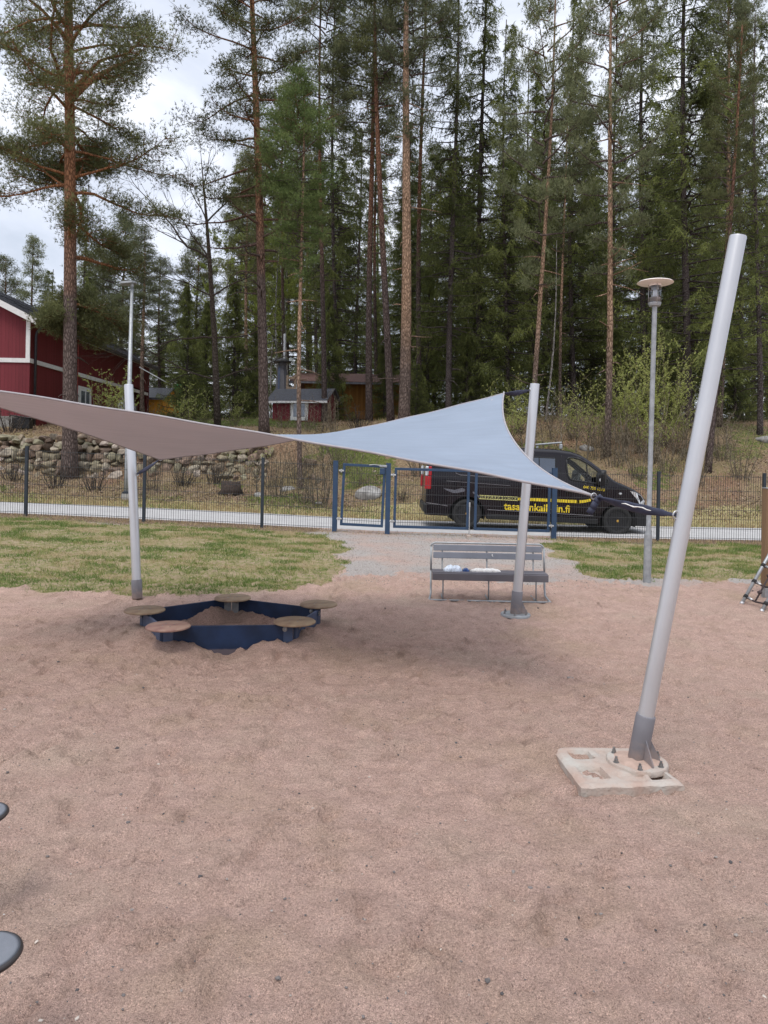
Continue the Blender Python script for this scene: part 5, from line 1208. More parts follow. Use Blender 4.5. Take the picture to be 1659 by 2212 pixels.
wd_ = hbox('window', (.045, (wy0 + wy1) / 2, (wz0 + wz1) / 2), (.07, wy1 - wy0, wz1 - wz0), 'white_wood', .01)
hbox('pane', (.072, (wy0 + wy1) / 2, (wz0 + wz1) / 2), (.03, wy1 - wy0 - .5, wz1 - wz0 - .4), 'winglass', 0, wd_); hbox('mullion', (.09, (wy0 + wy1) / 2, (wz0 + wz1) / 2), (.03, .07, wz1 - wz0 - .36), 'white_wood', 0, wd_)
mb = MB()
for y in (3.55, 3.98): mb.tube([(.17, y, -.1), (.17, y, Hh + .35)], .022, 6)
z = .2
while z < Hh + .3: mb.tube([(.17, 3.55, z), (.17, 3.98, z)], .016, 6); z += .32
o = mb.obj('ladder', M['ladder_red'], None, True); o.location = hs.location; tag(o, 'red ladder fixed upright to the side of the red house', 'ladder')
# dustbin by the foundation
q = at(48, 26.9, 915); bi = empty('waste_bin', q, .2, 'black bin lying low against the foundation of the red house', 'bin')
mb = MB(); mb.prism([(-.30, -.26), (.30, -.26), (.33, .0), (.30, .26), (-.30, .26), (-.33, 0)], .02, .42); mb.obj('tub', M['black'], bi); mb = MB(); mb.box((0, 0, .445), (.74, .6, .05), roty(.12), .02); mb.obj('lid', M['black'], bi)
# satellite dish on a short mast
q = at(272, 29.5, 900); dz_ = P(272, 882, 29.5).z - q.z; ds = empty('satellite_dish', q, 0, 'pale grey satellite dish on a mast left of the left sail pole top', 'satellite dish')
mb = MB(); mb.tube([(0, .1, -.2), (0, .1, dz_ + .1)], .03, 8); mb.obj('mast', M['galv'], ds, True)
mb = MB(); mb.lathe([(0, .0), (.15, .02), (.28, .06), (.36, .11), (.36, .12), (0, .02)], 28, rotz(.5) @ rotx(1.25), (0, 0, dz_)); mb.obj('reflector', M['galv'], ds, True)
mb = MB(); mb.tube([(0, 0, dz_ - .3), (.1, -.4, dz_ - .05)], .012, 6); mb.lathe([(.04, 0), (.04, .1), (0, .1)], 10, None, (.1, -.4, dz_ - .08)); mb.obj('feed_arm', M['galv'], ds, True)

# ------------------------------------------------------------------ small outbuildings
def shed(name, pl, pr, Y, zb, wh, depth, rot, rise_, m, rm, label, cat, over=.2, ridge_x=True, door=None, base=.4):
    a, b = P(pl, 950, Y), P(pr, 950, Y); W_ = (b - a).length / math.cos(rot) if rot else (b - a).length
    root = empty(name, (b.x, Y, zb), -rot, label, cat)       # origin at the front right corner
    mb = MB(); mb.box((-W_ / 2, depth / 2, wh / 2 - base / 2), (W_, depth, wh + base))
    mb.poly([(0, 0, wh), (0, depth, wh), (0, depth / 2, wh + rise_)], [(0, 1, 2)]); mb.poly([(-W_, 0, wh), (-W_, depth, wh), (-W_, depth / 2, wh + rise_)], [(2, 1, 0)])
    mb.obj('wall', M[m], root)
    ang = math.atan2(rise_, depth / 2); sl_ = (depth / 2 + over) / math.cos(ang); mb = MB()
    for s_ in (-1, 1):
        cy = depth / 2 + s_ * (depth / 2 + over) / 2; mb.box((-W_ / 2, cy, wh + rise_ + .03 - math.tan(ang) * (depth / 2 + over) / 2), (W_ + 2 * over, sl_, .05), rotx(-ang * s_))
    r_ = mb.obj('roof', M[rm], root)
    mb = MB(); mb.box((-W_ / 2, -over - .012, wh + rise_ - .02 - math.tan(ang) * (depth / 2 + over)), (W_ + 2 * over, .025, .10)); mb.obj('fascia', M['greywood'] if m != 'redwood' else M['white_wood'], r_)
    return root, W_
zsh = P(640, 912, 33).z
s1, W1 = shed('playhouse', 582, 698, 33, zsh, 1.10, 1.7, .26, .50, 'redwood', 'felt', 'small red playhouse with a white framed window and grey felt roof', 'playhouse', .24)
def lbox(parent, name, c, d, m, bev=.004): mb = MB(); mb.box(c, d, None, bev); return mb.obj(name, M[m], parent)
w_ = lbox(s1, 'window', (-W1 * .47, -.02, .56), (.86, .05, .92), 'white_wood'); lbox(w_, 'pane', (-W1 * .47, -.035, .58), (.56, .05, .62), 'winglass'); lbox(w_, 'mullion', (-W1 * .47, -.05, .58), (.05, .05, .62), 'white_wood')
lbox(s1, 'side_window', (.02, .62, .50), (.05, .5, .95), 'rawwood')
o = empty('broom', at(348, 37, 870), 0, 'slanting pale pole with a bright green end beside the orange building', 'broom'); a, b = P(338, 815, 37), P(380, 838, 37)
mb = MB(); og = np.array(o.location); mb.tube([np.array(P(300, 793, 37)) - og, np.array(b) - og], .03, 6); mb.obj('stick', M['galv'], o, True); 
V, F2 = rock_geo(3, .24, .16, .2, 2); mb = MB(); mb.add(V + np.array(P(388, 838, 37)) - og, F2); mb.tube([np.array(P(388, 838, 37)) - og, [float(P(388, 838, 37).x) - og[0], 0, -.2]], .03, 6); mb.obj('green_head', M['green'], o, True)
zy = P(300, 905, 43).z
shed('orange_shed', 262, 350, 43, zy, P(300, 858, 43).z - zy, 3.5, 0, .7, 'ochre2', 'metalroof', 'orange walled low building with a dark eave behind the left lamp', 'shed', .18)
zy = P(760, 888, 38).z
s3_, W3 = shed('ochre_building', 655, 862, 38, zy, P(760, 822, 38).z - zy, 4, 0, .55, 'ochre', 'brownroof', 'ochre boarded building with a brown roof behind the pine trunks', 'building', .7)
lbox(s3_, 'door', (-W3 * .60, -.03, (.9)), (.05, .05, 1.8), 'black')
# grill tower
q = at(607, 37, 860); zr_ = P(607, 779, 37).z - q.z; kt = empty('grill_tower', q, 0, 'narrow grey boarded grill tower with a dark hat roof and steel flue', 'grill hut')
mb = MB(); mb.lathe([(.42, -.2), (.38, 1.0), (.24, zr_ - .5), (.18, zr_)], 6); mb.obj('wall', M['greywood'], kt)
mb = MB(); mb.lathe([(.46, zr_ - .10), (.46, zr_ - .04), (.2, zr_ + .10), (0, zr_ + .14)], 8); r_ = mb.obj('roof', M['metalroof'], kt)
mb = MB(); mb.lathe([(.075, zr_), (.075, zr_ + 1.35), (0, zr_ + 1.38)], 12, None, (.12, -.1, 0)); mb.obj('flue', M['alu'], r_, auto=40)
mb = MB(); mb.tube([(.02, -.44, -.2), (.02, -.44, 1.2)], .06, 8); mb.obj('white_pipe', M['white'], kt, True)
mb = MB(); mb.box((-.12, -.32, zr_ * .45), (.10, .06, zr_ * .85), rotx(-.1)); mb.obj('corner_board', mat('blue_grey_board', (.07, .09, .15), .6), kt)
q = at(627, 35, 860); fr = empty('wooden_frame', q, 0, 'raw timber frame of two posts and two rails above the playhouse roof', 'frame'); ht = P(627, 811, 35).z - q.z; w_ = .38
for x in (-w_ / 2, w_ / 2): lbox(fr, 'post', (x, 0, ht / 2), (.10, .09, ht), 'rawwood')
for z in (ht - .12, ht - .62): lbox(fr, 'rail', (0, -.01, z), (w_ - .1, .05, .12), 'rawwood')
# ------------------------------------------------------------------ trees
def trunk_geo(mb, H, r0, r1, seed, bend=.0, flare=1.25, sides=12, stubs=0, z1s=(2, 8), pts=None, rr=None, tint=.5):
    r = np.random.RandomState(seed)
    if pts is None:
        n = 20; z = np.linspace(-.4, H, n); t = np.clip(z / H, 0, 1)
        x = bend * np.sin(t * 3 + r.rand() * 3) * H * .012 + r.normal(0, .012, n) * (t > .05); y = bend * np.cos(t * 4 + r.rand() * 3) * H * .008
        x -= x[1]; y -= y[1]; pts = np.stack([x, y, z], 1)
        rr = (r0 + (r1 - r0) * t ** 1.15) * (1 + (flare - 1) * np.exp(-np.clip(z, 0, 9) / .35))
    mb.tube(pts, rr, sides)
    for k in range(stubs):
        z = r.uniform(*z1s); i = np.searchsorted(pts[:, 2], z) - 1; c = pts[i]; a = r.uniform(0, 6.28); L_ = r.uniform(.25, 1.3) * (1 if r.rand() < .6 else .4)
        d = np.array([math.cos(a), math.sin(a), r.uniform(-.25, .25)]); c = np.array([c[0], c[1], z])
        mb.tube([c + d * rr[i] * .6, c + d * (rr[i] + L_ * .5) + [0, 0, -.03], c + d * (rr[i] + L_) + [0, 0, r.uniform(-.25, .1)]], [.030, .019, .005], 5)
    return pts, rr
def branch(mb, p0, az, el, L_, r0, seed, droop=.15, up=.15, n=7, wob=.10, sides=6):
    r = np.random.RandomState(seed); d = np.array([math.cos(az) * math.cos(el), math.sin(az) * math.cos(el), math.sin(el)]); p_ = [np.array(p0, float)]; st = L_ / (n - 1)
    for k in range(1, n):
        t = k / (n - 1); d = unit(d + [r.normal(0, wob), r.normal(0, wob), r.normal(0, wob * .7) - droop * (1 - t) + up * t]); p_.append(p_[-1] + d * st)
    p_ = np.array(p_); rad_ = r0 * (1 - .82 * np.linspace(0, 1, n)); mb.tube(p_, rad_, sides, caps=False); return p_, rad_
def needle_puffs(mb, C, rng_, size=.34, flat=.55, tufts=20, blades_=5, ln=.12, w=.010, base=.5, sd=.22, upward=.5):
    """tufts of needles scattered through an ellipsoid round each centre"""
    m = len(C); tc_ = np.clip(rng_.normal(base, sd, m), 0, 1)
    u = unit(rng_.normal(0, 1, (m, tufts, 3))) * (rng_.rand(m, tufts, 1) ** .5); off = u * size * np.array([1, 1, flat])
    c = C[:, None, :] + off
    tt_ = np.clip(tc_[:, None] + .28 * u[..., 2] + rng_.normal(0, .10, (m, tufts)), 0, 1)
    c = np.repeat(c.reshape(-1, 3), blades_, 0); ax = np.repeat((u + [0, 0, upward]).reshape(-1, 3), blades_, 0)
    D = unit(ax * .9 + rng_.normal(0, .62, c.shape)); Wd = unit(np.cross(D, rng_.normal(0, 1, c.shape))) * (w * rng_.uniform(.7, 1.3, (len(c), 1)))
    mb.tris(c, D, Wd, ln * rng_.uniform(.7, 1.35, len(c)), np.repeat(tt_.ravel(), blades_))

def pine_crown(seed, H, zlo, R, nb=58, matn='pine', dens=1.0, shape='cone', density_low=.6, centre=None, keep=None, tufts=20, psize=.34, ln=.125):
    """returns wood mesh and needle mesh of a Scots pine crown, z measured from the foot"""
    r = np.random.RandomState(seed); wood, ned = MB(), MB(); C = []
    for i in range(nb):
        t = (i + r.rand()) / nb; z = zlo + (H - zlo) * t ** .9
        prof = (math.sin(min(1, (t + .12) / .62) * math.pi / 2) if t < .5 else (1 - ((t - .5) / .5) ** 1.7 * .88)) if shape != 'cone' else (1.02 - t ** 1.2 * .9) * (.75 + .25 * min(1, t * 5))
        L_ = R * prof * r.uniform(.62, 1.12); az = i * 2.399 + r.uniform(-.5, .5); el = r.uniform(-.12, .35) + t * .5
        if keep and not keep(z, az, r): continue
        c0 = np.array([0, 0, z]) if centre is None else centre(z)
        p_, _ = branch(wood, c0, az, el, L_, .018 + .020 * L_ / 2 * (1 - .4 * t), seed * 131 + i, .10, .12, 8)
        for k in range(2, 8):
            if r.rand() > (.95 if k > 3 else .45): continue
            nsub = 2 if L_ > 1.2 else 1
            for s_ in range(nsub):
                a2 = az + r.choice([-1, 1]) * r.uniform(.5, 1.3); l2 = L_ * r.uniform(.16, .34) * (1.25 - k / 9)
                q_, _ = branch(wood, p_[k], a2, r.uniform(-.1, .55), max(.25, l2), .010, seed * 977 + i * 17 + k + s_ * 7, .02, .12, 4, .16, 4)
                nn = 1 + (l2 > .4) + (l2 > .8)
                if r.rand() < dens * (density_low + (1 - density_low) * min(1, t * 2.5)):
                    for f in range(nn): C.append(q_[-1 - f] + r.normal(0, .06, 3))
        if r.rand() < dens: C.append(p_[-1]); C.append(p_[-2] + r.normal(0, .08, 3))
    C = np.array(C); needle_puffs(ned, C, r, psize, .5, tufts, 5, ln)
    return wood, ned, len(C)
def spruce_crown(seed, H, zlo, R, step=.42, dens=1.0, ragged=.35, top_pow=.85):
    """drooping Norway spruce: whorls of sagging boughs with hanging curtains of twigs"""
    r = np.random.RandomState(seed); wood, ned = MB(), MB(); z = zlo; W = []
    CC, DD, WW, LL, TT = [], [], [], [], []
    while z < H - .3:
        t = z / H; Lm = R * (1 - t) ** top_pow * 1.25; Lm = min(Lm, R); nb = 6
        for k in range(nb):
            if r.rand() < ragged * (1.25 - .75 * t): continue
            L_ = max(.3, Lm * r.uniform(.6, 1.1)); az = r.uniform(0, 6.28)
            p_, _ = branch(wood, (0, 0, z + r.uniform(-.15, .15)), az, .30 * t + r.uniform(-.15, .1), L_, .014 + .010 * L_, seed * 311 + len(W), .17, .20, 7, .06, 4); W.append(1)
            tintb = np.clip(r.normal(.42, .2), 0, 1)
            m = int(9 * L_ * dens) + 4; f = r.uniform(.18, 1.02, m); idx = np.clip(f * 6, 0, 5.99); i0 = idx.astype(int); fr = (idx - i0)[:, None]
            c = p_[i0] * (1 - fr) + p_[np.minimum(i0 + 1, 6)] * fr
            sd_ = r.choice([-1, 1], m); a2 = az + sd_ * r.uniform(.5, 1.5, m); ln_ = r.uniform(.25, .62, m) * (1.1 - .35 * f) * min(1, .4 + L_ / 2.0)
            dr = np.stack([np.cos(a2), np.sin(a2), -r.uniform(.25, 1.5, m)], 1); dr = unit(dr)
            ns = 9
            for j in range(ns):
                g_ = (j + .5) / ns; pj = c + dr * (ln_ * g_)[:, None] + np.array([0, 0, -1]) * (ln_ * g_ * g_ * .35)[:, None] + r.normal(0, .012, (m, 3))
                d_ = unit(dr + r.normal(0, .75, (m, 3)) + [0, 0, -.25]); CC.append(pj); DD.append(d_); WW.append(unit(np.cross(d_, r.normal(0, 1, (m, 3)))) * r.uniform(.012, .021, (m, 1))); LL.append(r.uniform(.09, .17, m)); TT.append(np.clip(tintb + .35 * (f - .5) + r.normal(0, .1, m), 0, 1))
            # a few upright sprays on the bough itself
            m = int(7 * L_) + 3; idx = r.uniform(.5, 5.99, m); i0 = idx.astype(int); c = p_[i0] + (p_[i0 + 1] - p_[i0]) * (idx - i0)[:, None]; d_ = unit(r.normal(0, 1, (m, 3)) + [0, 0, .2])
            CC.append(c); DD.append(d_); WW.append(unit(np.cross(d_, r.normal(0, 1, (m, 3)))) * .022); LL.append(r.uniform(.12, .22, m)); TT.append(np.clip(tintb + .2 + r.normal(0, .1, m), 0, 1))
        z += step * r.uniform(.7, 1.3) * (1 - .35 * t)
    ned.tris(np.concatenate(CC), np.concatenate(DD), np.concatenate(WW), np.concatenate(LL), np.concatenate(TT)); return wood, ned
def finish(mb, name, m, smooth=False): return mb.mesh(name, M[m], smooth)

# shared crowns (unit sizes, scaled per tree)
PINES = []
for s, kw in ((101, dict(H=10, zlo=0, R=2.5, nb=66, shape='r', tufts=19, psize=.44)), (102, dict(H=10, zlo=0, R=2.3, nb=62, shape='cone', tufts=19, psize=.44)), (103, dict(H=10, zlo=0, R=2.5, nb=46, shape='r', dens=.8, tufts=20, psize=.36)), (104, dict(H=10, zlo=0, R=2.3, nb=84, shape='r', tufts=20, psize=.44))):
    w_, n_, c_ = pine_crown(s, **kw); PINES.append((finish(w_, 'limbs', 'pinebark', True), n_))
PMESH = {}
def pine_mesh(i, m):
    k = (i, m)
    if k not in PMESH:
        if ('b', i) not in PMESH: PMESH['b', i] = PINES[i][1].mesh('crown', M[m]); PMESH[k] = PMESH['b', i]
        else: me = PMESH['b', i].copy(); me.materials.clear(); me.materials.append(M[m]); PMESH[k] = me
    return PMESH[k]
SPR = []
for s, kw in ((201, dict(H=22, zlo=1.5, R=2.8, step=.46, ragged=.24, dens=1.25)), (202, dict(H=22, zlo=4, R=2.6, step=.50, ragged=.33, dens=1.25)), (203, dict(H=22, zlo=.5, R=3.0, step=.46, ragged=.18, dens=1.25)), (204, dict(H=22, zlo=8, R=2.0, step=.55, ragged=.5, dens=.8))):
    w_, n_ = spruce_crown(s, **kw); SPR.append((finish(w_, 'limbs', 'sprucebark', True), n_.mesh('crown', M['spruce'])))
w_, n_ = spruce_crown(205, H=9, zlo=.15, R=2.4, step=.24, ragged=.10, dens=1.25, top_pow=.9); YSPR = (finish(w_, 'limbs', 'sprucebark', True), n_.mesh('crown', M['spruce']))

def stand(px, Y, toppx, toppy, py=930):
    """foot, height and lean of a tree from its column, depth and the place its top has"""
    q = at(px, Y, py); t = P(toppx, toppy, Y); H = (t - q).length; d = (t - q).normalized(); return q, H, d
def make_tree(kind, px, Y, toppx, toppy, dia, lowpy=None, R=None, idx=0, label='', group=None, cat=None, barkm=None, leaf='pine', seed=0, stubs=10, name=None, py=930):
    q, H, d = stand(px, Y, toppx, toppy, py)
    root = empty(name or ('pine_tree' if kind == 'pine' else 'spruce_tree'), q, 0, label, cat or ('pine tree' if kind == 'pine' else 'spruce tree'), group)
    root.rotation_euler = d.to_track_quat('Z', 'Y').to_euler()
    r0 = dia / FPX * Y / 2; tm = MB(); trunk_geo(tm, H, r0, max(.02, r0 * .16), seed, 1.0, stubs=stubs, z1s=(1.5, H * .6))
    tm.obj('trunk', M[barkm or ('pinebark' if kind == 'pine' else 'sprucebark')], root, True)
    az = (seed * 2.17) % 6.28
    if kind == 'pine':
        zl = (P(px, lowpy, Y).z - q.z); sc = ((R / FPX * Y) / 2.4, (R / FPX * Y) / 2.4, (H - zl) / 10)
        me, lm = pine_mesh(idx, leaf), PINES[idx][0]; loc = (0, 0, zl)
    else:
        sc = ((R / FPX * Y) / 2.6, (R / FPX * Y) / 2.6, H / 22); me, lm = SPR[idx][1], SPR[idx][0]; loc = (0, 0, 0)
        if kind == 'young': sc = ((R / FPX * Y) / 2.4, (R / FPX * Y) / 2.4, H / 9); me, lm = YSPR[1], YSPR[0]
    cr = link(bpy.data.objects.new('crown', me), root); cr.scale = sc; cr.location = loc; cr.rotation_euler = (0, 0, az)
    lb = link(bpy.data.objects.new('limbs', lm), cr)
    return root

# --- the big pine at the left (built limb by limb)
q, H, d = stand(150, 23.5, 140, -330, 1045)
root = empty('pine_tree', q, 0, 'big thick-trunked pine left of the street lamp, in front of the stone wall', 'pine tree', None); root.rotation_euler = d.to_track_quat('Z', 'Y').to_euler()
Hb = H; n = 26; z = np.linspace(-.3, H, n); t = z / H
pts = np.stack([.10 * np.sin(t * 5) - .10 * t, .1 * np.sin(t * 4), z], 1); rr = (.235 * (1 - .62 * np.clip(t, 0, 1) ** 1.1)) * (1 + .38 * np.exp(-np.clip(z, 0, 9) / .45)); rr[-3:] *= [.7, .45, .2]
tm = MB(); tm.tube(pts, rr, 16); r = np.random.RandomState(4)
def at_t(z_): i = np.searchsorted(pts[:, 2], z_); f = (z_ - pts[i - 1, 2]) / (pts[i, 2] - pts[i - 1, 2]); return pts[i - 1] * (1 - f) + pts[i] * f
def zpx(y_): return P(150, y_, 23.5).z - q.z
for yy, sgn, L_, th_ in ((768, -1, 1.75, .045), (725, -1, .5, .03), (815, -1, .35, .02), (848, -1, .95, .03), (858, 1, .25, .025), (500, 1, .5, .025), (565, -1, .3, .03)):
    c = at_t(zpx(yy)); rad0 = .2
    tm.tube([c + [sgn * .1, -.03, 0], c + [sgn * (.2 + L_ * .5), -.12, .05], c + [sgn * (.2 + L_ * .75), -.15, .02], c + [sgn * (.2 + L_), -.18, -.04]], [th_, th_ * .75, th_ * .5, .006], 6)
tm.obj('trunk', M['pinebark'], root, True)
wood, ned = MB(), MB(); C = []
limbs = [  # photo row of the joint, azimuth, elevation, length, thickness, foliage density
    (330, 0.15, .25, 3.2, .06, 1), (200, 0.0, .45, 3.8, .08, 1), (150, 3.0, .55, 4.2, .10, 1), (215, 2.9, .9, 4.6, .13, 1), (205, 1.2, .5, 3.5, .08, 1), (285, .4, .15, 3.6, .05, .45), (240, -.2, .25, 3.0, .06, .8),
    (410, 3.1, -.02, 3.6, .07, 1), (350, 3.3, .5, 3.4, .08, 1), (470, 3.0, .1, 3.0, .06, 1.0), (560, 3.05, .35, 3.4, .085, .8), (120, .3, .5, 3.6, .07, 1), (90, -.5, .55, 3.2, .07, 1), (60, 2.2, .6, 3.4, .07, 1), (60, -.1, .6, 3.5, .07, 1),
    (30, 3.4, .6, 3.6, .07, 1), (0, 1.0, .6, 3.2, .06, 1), (-20, 0.2, .5, 3.6, .07, 1), (-60, 2.7, .6, 3.2, .06, 1), (-90, .5, .6, 3.0, .06, 1), (-120, 4.2, .5, 3.0, .06, 1), (-150, 2.0, .6, 2.6, .05, 1), (-180, 3.3, .7, 2.5, .05, 1), (-200, .2, .7, 2.4, .05, 1), (-240, 5.2, .8, 2.0, .05, 1), (-280, 2.5, .9, 1.6, .04, 1),
    (300, 4.4, .2, 2.6, .06, .8), (180, 5.4, .4, 3.0, .06, 1), (380, 5.0, .3, 2.4, .05, .6), (420, 1.6, .3, 3.0, .06, .8), (520, .3, .6, 1.6, .05, .5), (290, 3.5, .35, 3.6, .07, 1), (100, 3.6, .4, 3.8, .07, 1), (690, 3.0, -.10, 1.6, .05, 1.2), (655, 2.6, .10, 2.2, .05, 1.2), (640, 3.6, .0, 1.6, .05, 1.2), (705, 3.6, .15, 1.1, .04, 1.2), (675, 4.6, .0, .7, .03, 1.0), (630, 3.2, .2, 2.4, .05, 1.2)]
limbs += [(float(a), float(b), float(c), float(d_), .05, float(e)) for a, b, c, d_, e in zip(r.uniform(-260, 420, 26), r.uniform(0, 6.28, 26), r.uniform(.1, .6, 26), r.uniform(2.8, 4.2, 26), r.uniform(.5, 1, 26))]
for i, (yy, az, el, L_, th_, dn) in enumerate(limbs):
    c = at_t(min(max(.5, zpx(yy)), H - .3)); low = yy > 600
    p_, _ = branch(wood, c, az, el, L_, th_, 900 + i, .16, .14 if not low else .02, 9, .13, 7)
    for k in range(3 if not low else 2, 9):
        for s_ in range(4):
            a2 = az + r.choice([-1, 1]) * r.uniform(.3, 1.3); l2 = L_ * r.uniform(.14, .32) * (1.3 - k / 12)
            q_, _ = branch(wood, p_[k], a2, r.uniform(-.35, .6), max(.35, l2), .014, 5000 + i * 31 + k * 3 + s_, .03, .05, 5, .2, 4)
            for f in range(1, 4):
                if r.rand() < dn * .75: C.append(q_[-f] + r.normal(0, .07, 3))
            a3 = a2 + r.choice([-1, 1]) * r.uniform(.5, 1.2); q3, _ = branch(wood, q_[2], a3, r.uniform(-.3, .5), max(.25, l2 * .6), .009, 9000 + i * 31 + k * 3 + s_, .03, .05, 4, .2, 4)
            if r.rand() < dn: C.append(q3[-1])
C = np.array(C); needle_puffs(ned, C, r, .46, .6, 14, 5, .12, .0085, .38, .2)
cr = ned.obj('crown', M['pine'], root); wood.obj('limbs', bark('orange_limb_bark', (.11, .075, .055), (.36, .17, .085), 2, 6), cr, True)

# --- the tall pine right of it, reddish, crown thrown to the left
q, H, d = stand(570, 27, 536, -260, 985)
root = empty('pine_tree', q, 0, 'tall reddish pine left of the playhouse, crown leaning out to the left', 'pine tree'); root.rotation_euler = d.to_track_quat('Z', 'Y').to_euler()
n = 24; z = np.linspace(-.3, H, n); t = np.clip(z / H, 0, 1); pts = np.stack([.22 * np.sin(t * 4.2) , .1 * np.sin(t * 4), z], 1); rr = .19 * (1 - .7 * t ** 1.1) * (1 + .25 * np.exp(-np.clip(z, 0, 9) / .4)); rr[-2:] *= .4
tm = MB(); tm.tube(pts, rr, 14)
for k in range(16):
    z_ = r.uniform(3.5, 9); c = at_t(z_); a = r.uniform(0, 6.28); dd = np.array([math.cos(a), math.sin(a), .05]); L_ = r.uniform(.3, 1.8); tm.tube([c + dd * .1, c + dd * (.15 + L_ * .6) + [0, 0, .1 * L_], c + dd * (.15 + L_) + [0, 0, -.05]], [.028, .018, .005], 5)
tm.obj('trunk', M['pinebark'], root, True)
wood, ned = MB(), MB(); C = []
for i in range(66):
    t_ = i / 66; z_ = (P(555, 560, 27).z - q.z) + (H - .4 - (P(555, 560, 27).z - q.z)) * t_ ** .95; az = i * 2.399; left = math.cos(az) < 0
    L_ = (3.9 if left else 2.2) * (1.05 - .55 * t_) * r.uniform(.6, 1.1); el = -.05 + .45 * t_ + r.uniform(-.1, .3)
    p_, _ = branch(wood, at_t(z_), az, el, L_, .05 * (1.1 - .5 * t_), 700 + i, .13, .16, 8, .14, 6)
    dn = (.35 if t_ < .12 else .8) * (1 if left else .6)
    for k in range(3, 8):
        for s_ in range(3):
            a2 = az + r.choice([-1, 1]) * r.uniform(.4, 1.3); l2 = max(.3, L_ * r.uniform(.14, .30)); q_, _ = branch(wood, p_[k], a2, r.uniform(-.2, .6), l2, .012, 3300 + i * 17 + k * 2 + s_, .03, .08, 4, .2, 4)
            for f in range(1, 3):
                if r.rand() < dn * .8: C.append(q_[-f] + r.normal(0, .06, 3))
    if r.rand() < dn: C.append(p_[-1])
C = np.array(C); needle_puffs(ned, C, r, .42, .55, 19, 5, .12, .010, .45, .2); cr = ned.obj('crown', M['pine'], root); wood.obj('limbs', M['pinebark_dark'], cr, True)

PG = 'pines standing in front of the forest edge'; SG = 'tall spruces of the forest edge'
make_tree('pine', 648, 22.6, 641, 160, 11, 600, 92, 3, 'slim tan pine with a fresh green bushy crown in front of the playhouse', None, leaf='pine_fresh', barkm='pinebark_tan', seed=3, stubs=14, py=1000)
make_tree('pine', 797, 33, 789, -200, 15, 360, 105, 0, 'dark trunked pine in front of the ochre building', PG, barkm='pinebark_dark', seed=4)
make_tree('pine', 843, 30, 820, -280, 16, 230, 100, 1, 'pine with grey foot and reddish upper stem, just left of the thickest tan pine', PG, barkm='pinebark_dark', seed=5, stubs=14)
make_tree('pine', 872, 29, 903, -300, 25, 330, 112, 0, 'thickest pale tan pine in the middle, rising behind the sail', PG, leaf='pine_grey', barkm='pinebark_tan', seed=6, stubs=20)
make_tree('pine', 1149, 27, 1190, -90, 11.5, 640, 115, 2, 'thin tan pine rising behind the top of the far sail pole', PG, leaf='pine_grey', barkm='pinebark_tan', seed=7, stubs=12)
make_tree('pine', 1311, 25, 1336, -160, 15, 620, 125, 2, 'straight tan pine left of the lamp with the disc hat', PG, leaf='pine_grey', barkm='pinebark_tan', seed=8, stubs=22, py=980)
make_tree('pine', 1553, 29.5, 1577, -70, 13, 430, 92, 3, 'tan pine half hidden by the upper right sail pole', PG, leaf='pine_grey', barkm='pinebark_tan', seed=10, stubs=10)
make_tree('pine', 1529, 23.8, 1596, 60, 14, 560, 70, 2, 'grey stemmed pine low on the slope close behind the right sail pole', PG, barkm='pinebark_dark', seed=11, stubs=6, py=1030)
make_tree('pine', 1209, 33, 1219, 160, 7, 560, 70, 2, 'very thin reddish pine between the two tan pines right of the sail', PG, barkm='pinebark_tan', seed=12, stubs=8)
make_tree('pine', 700, 33, 705, -110, 12, 330, 95, 0, 'grey stemmed tall pine behind the fresh green pine', PG, leaf='pine_grey', barkm='pinebark_dark', seed=13)
make_tree('pine', 905, 34, 915, -240, 12, 160, 95, 0, 'tall pine close behind the thickest tan pine', PG, barkm='pinebark_dark', seed=14)
make_tree('pine', 535, 37, 530, 330, 9, 640, 75, 1, 'reddish pine just left behind the tall pine by the playhouse', PG, barkm='pinebark_tan', seed=15)
make_tree('pine', 307, 38, 303, 490, 10, 690, 70, 1, 'reddish pine stem just right of the tall street lamp', PG, leaf='pine_grey', barkm='pinebark_tan', seed=20, stubs=14)
make_tree('pine', 73, 42, 74, 515, 8, 800, 58, 1, 'bushy pine top above the roof of the red house', PG, leaf='pine_grey', seed=22)
make_tree('pine', 258, 43, 262, 470, 9, 800, 80, 3, 'bushy rounded pine between the big left pine and the bare tree', PG, leaf='pine_grey', seed=23)
make_tree('pine', 215, 46, 216, 540, 8, 820, 66, 0, 'low pine just right of the big left trunk above the roof', PG, leaf='pine_grey', seed=24)
make_tree('pine', 10, 44, 8, 560, 8, 840, 62, 0, 'low pine behind the roof ridge of the red house at the left edge', PG, leaf='pine_grey', seed=25)
make_tree('pine', 345, 47, 348, 560, 8, 800, 66, 1, 'loose pine behind the bare tree branches', PG, leaf='pine_grey', seed=26)
make_tree('pine', 420, 46, 425, 520, 8, 800, 62, 3, 'pine behind the stem of the bare tree', PG, leaf='pine', seed=27)
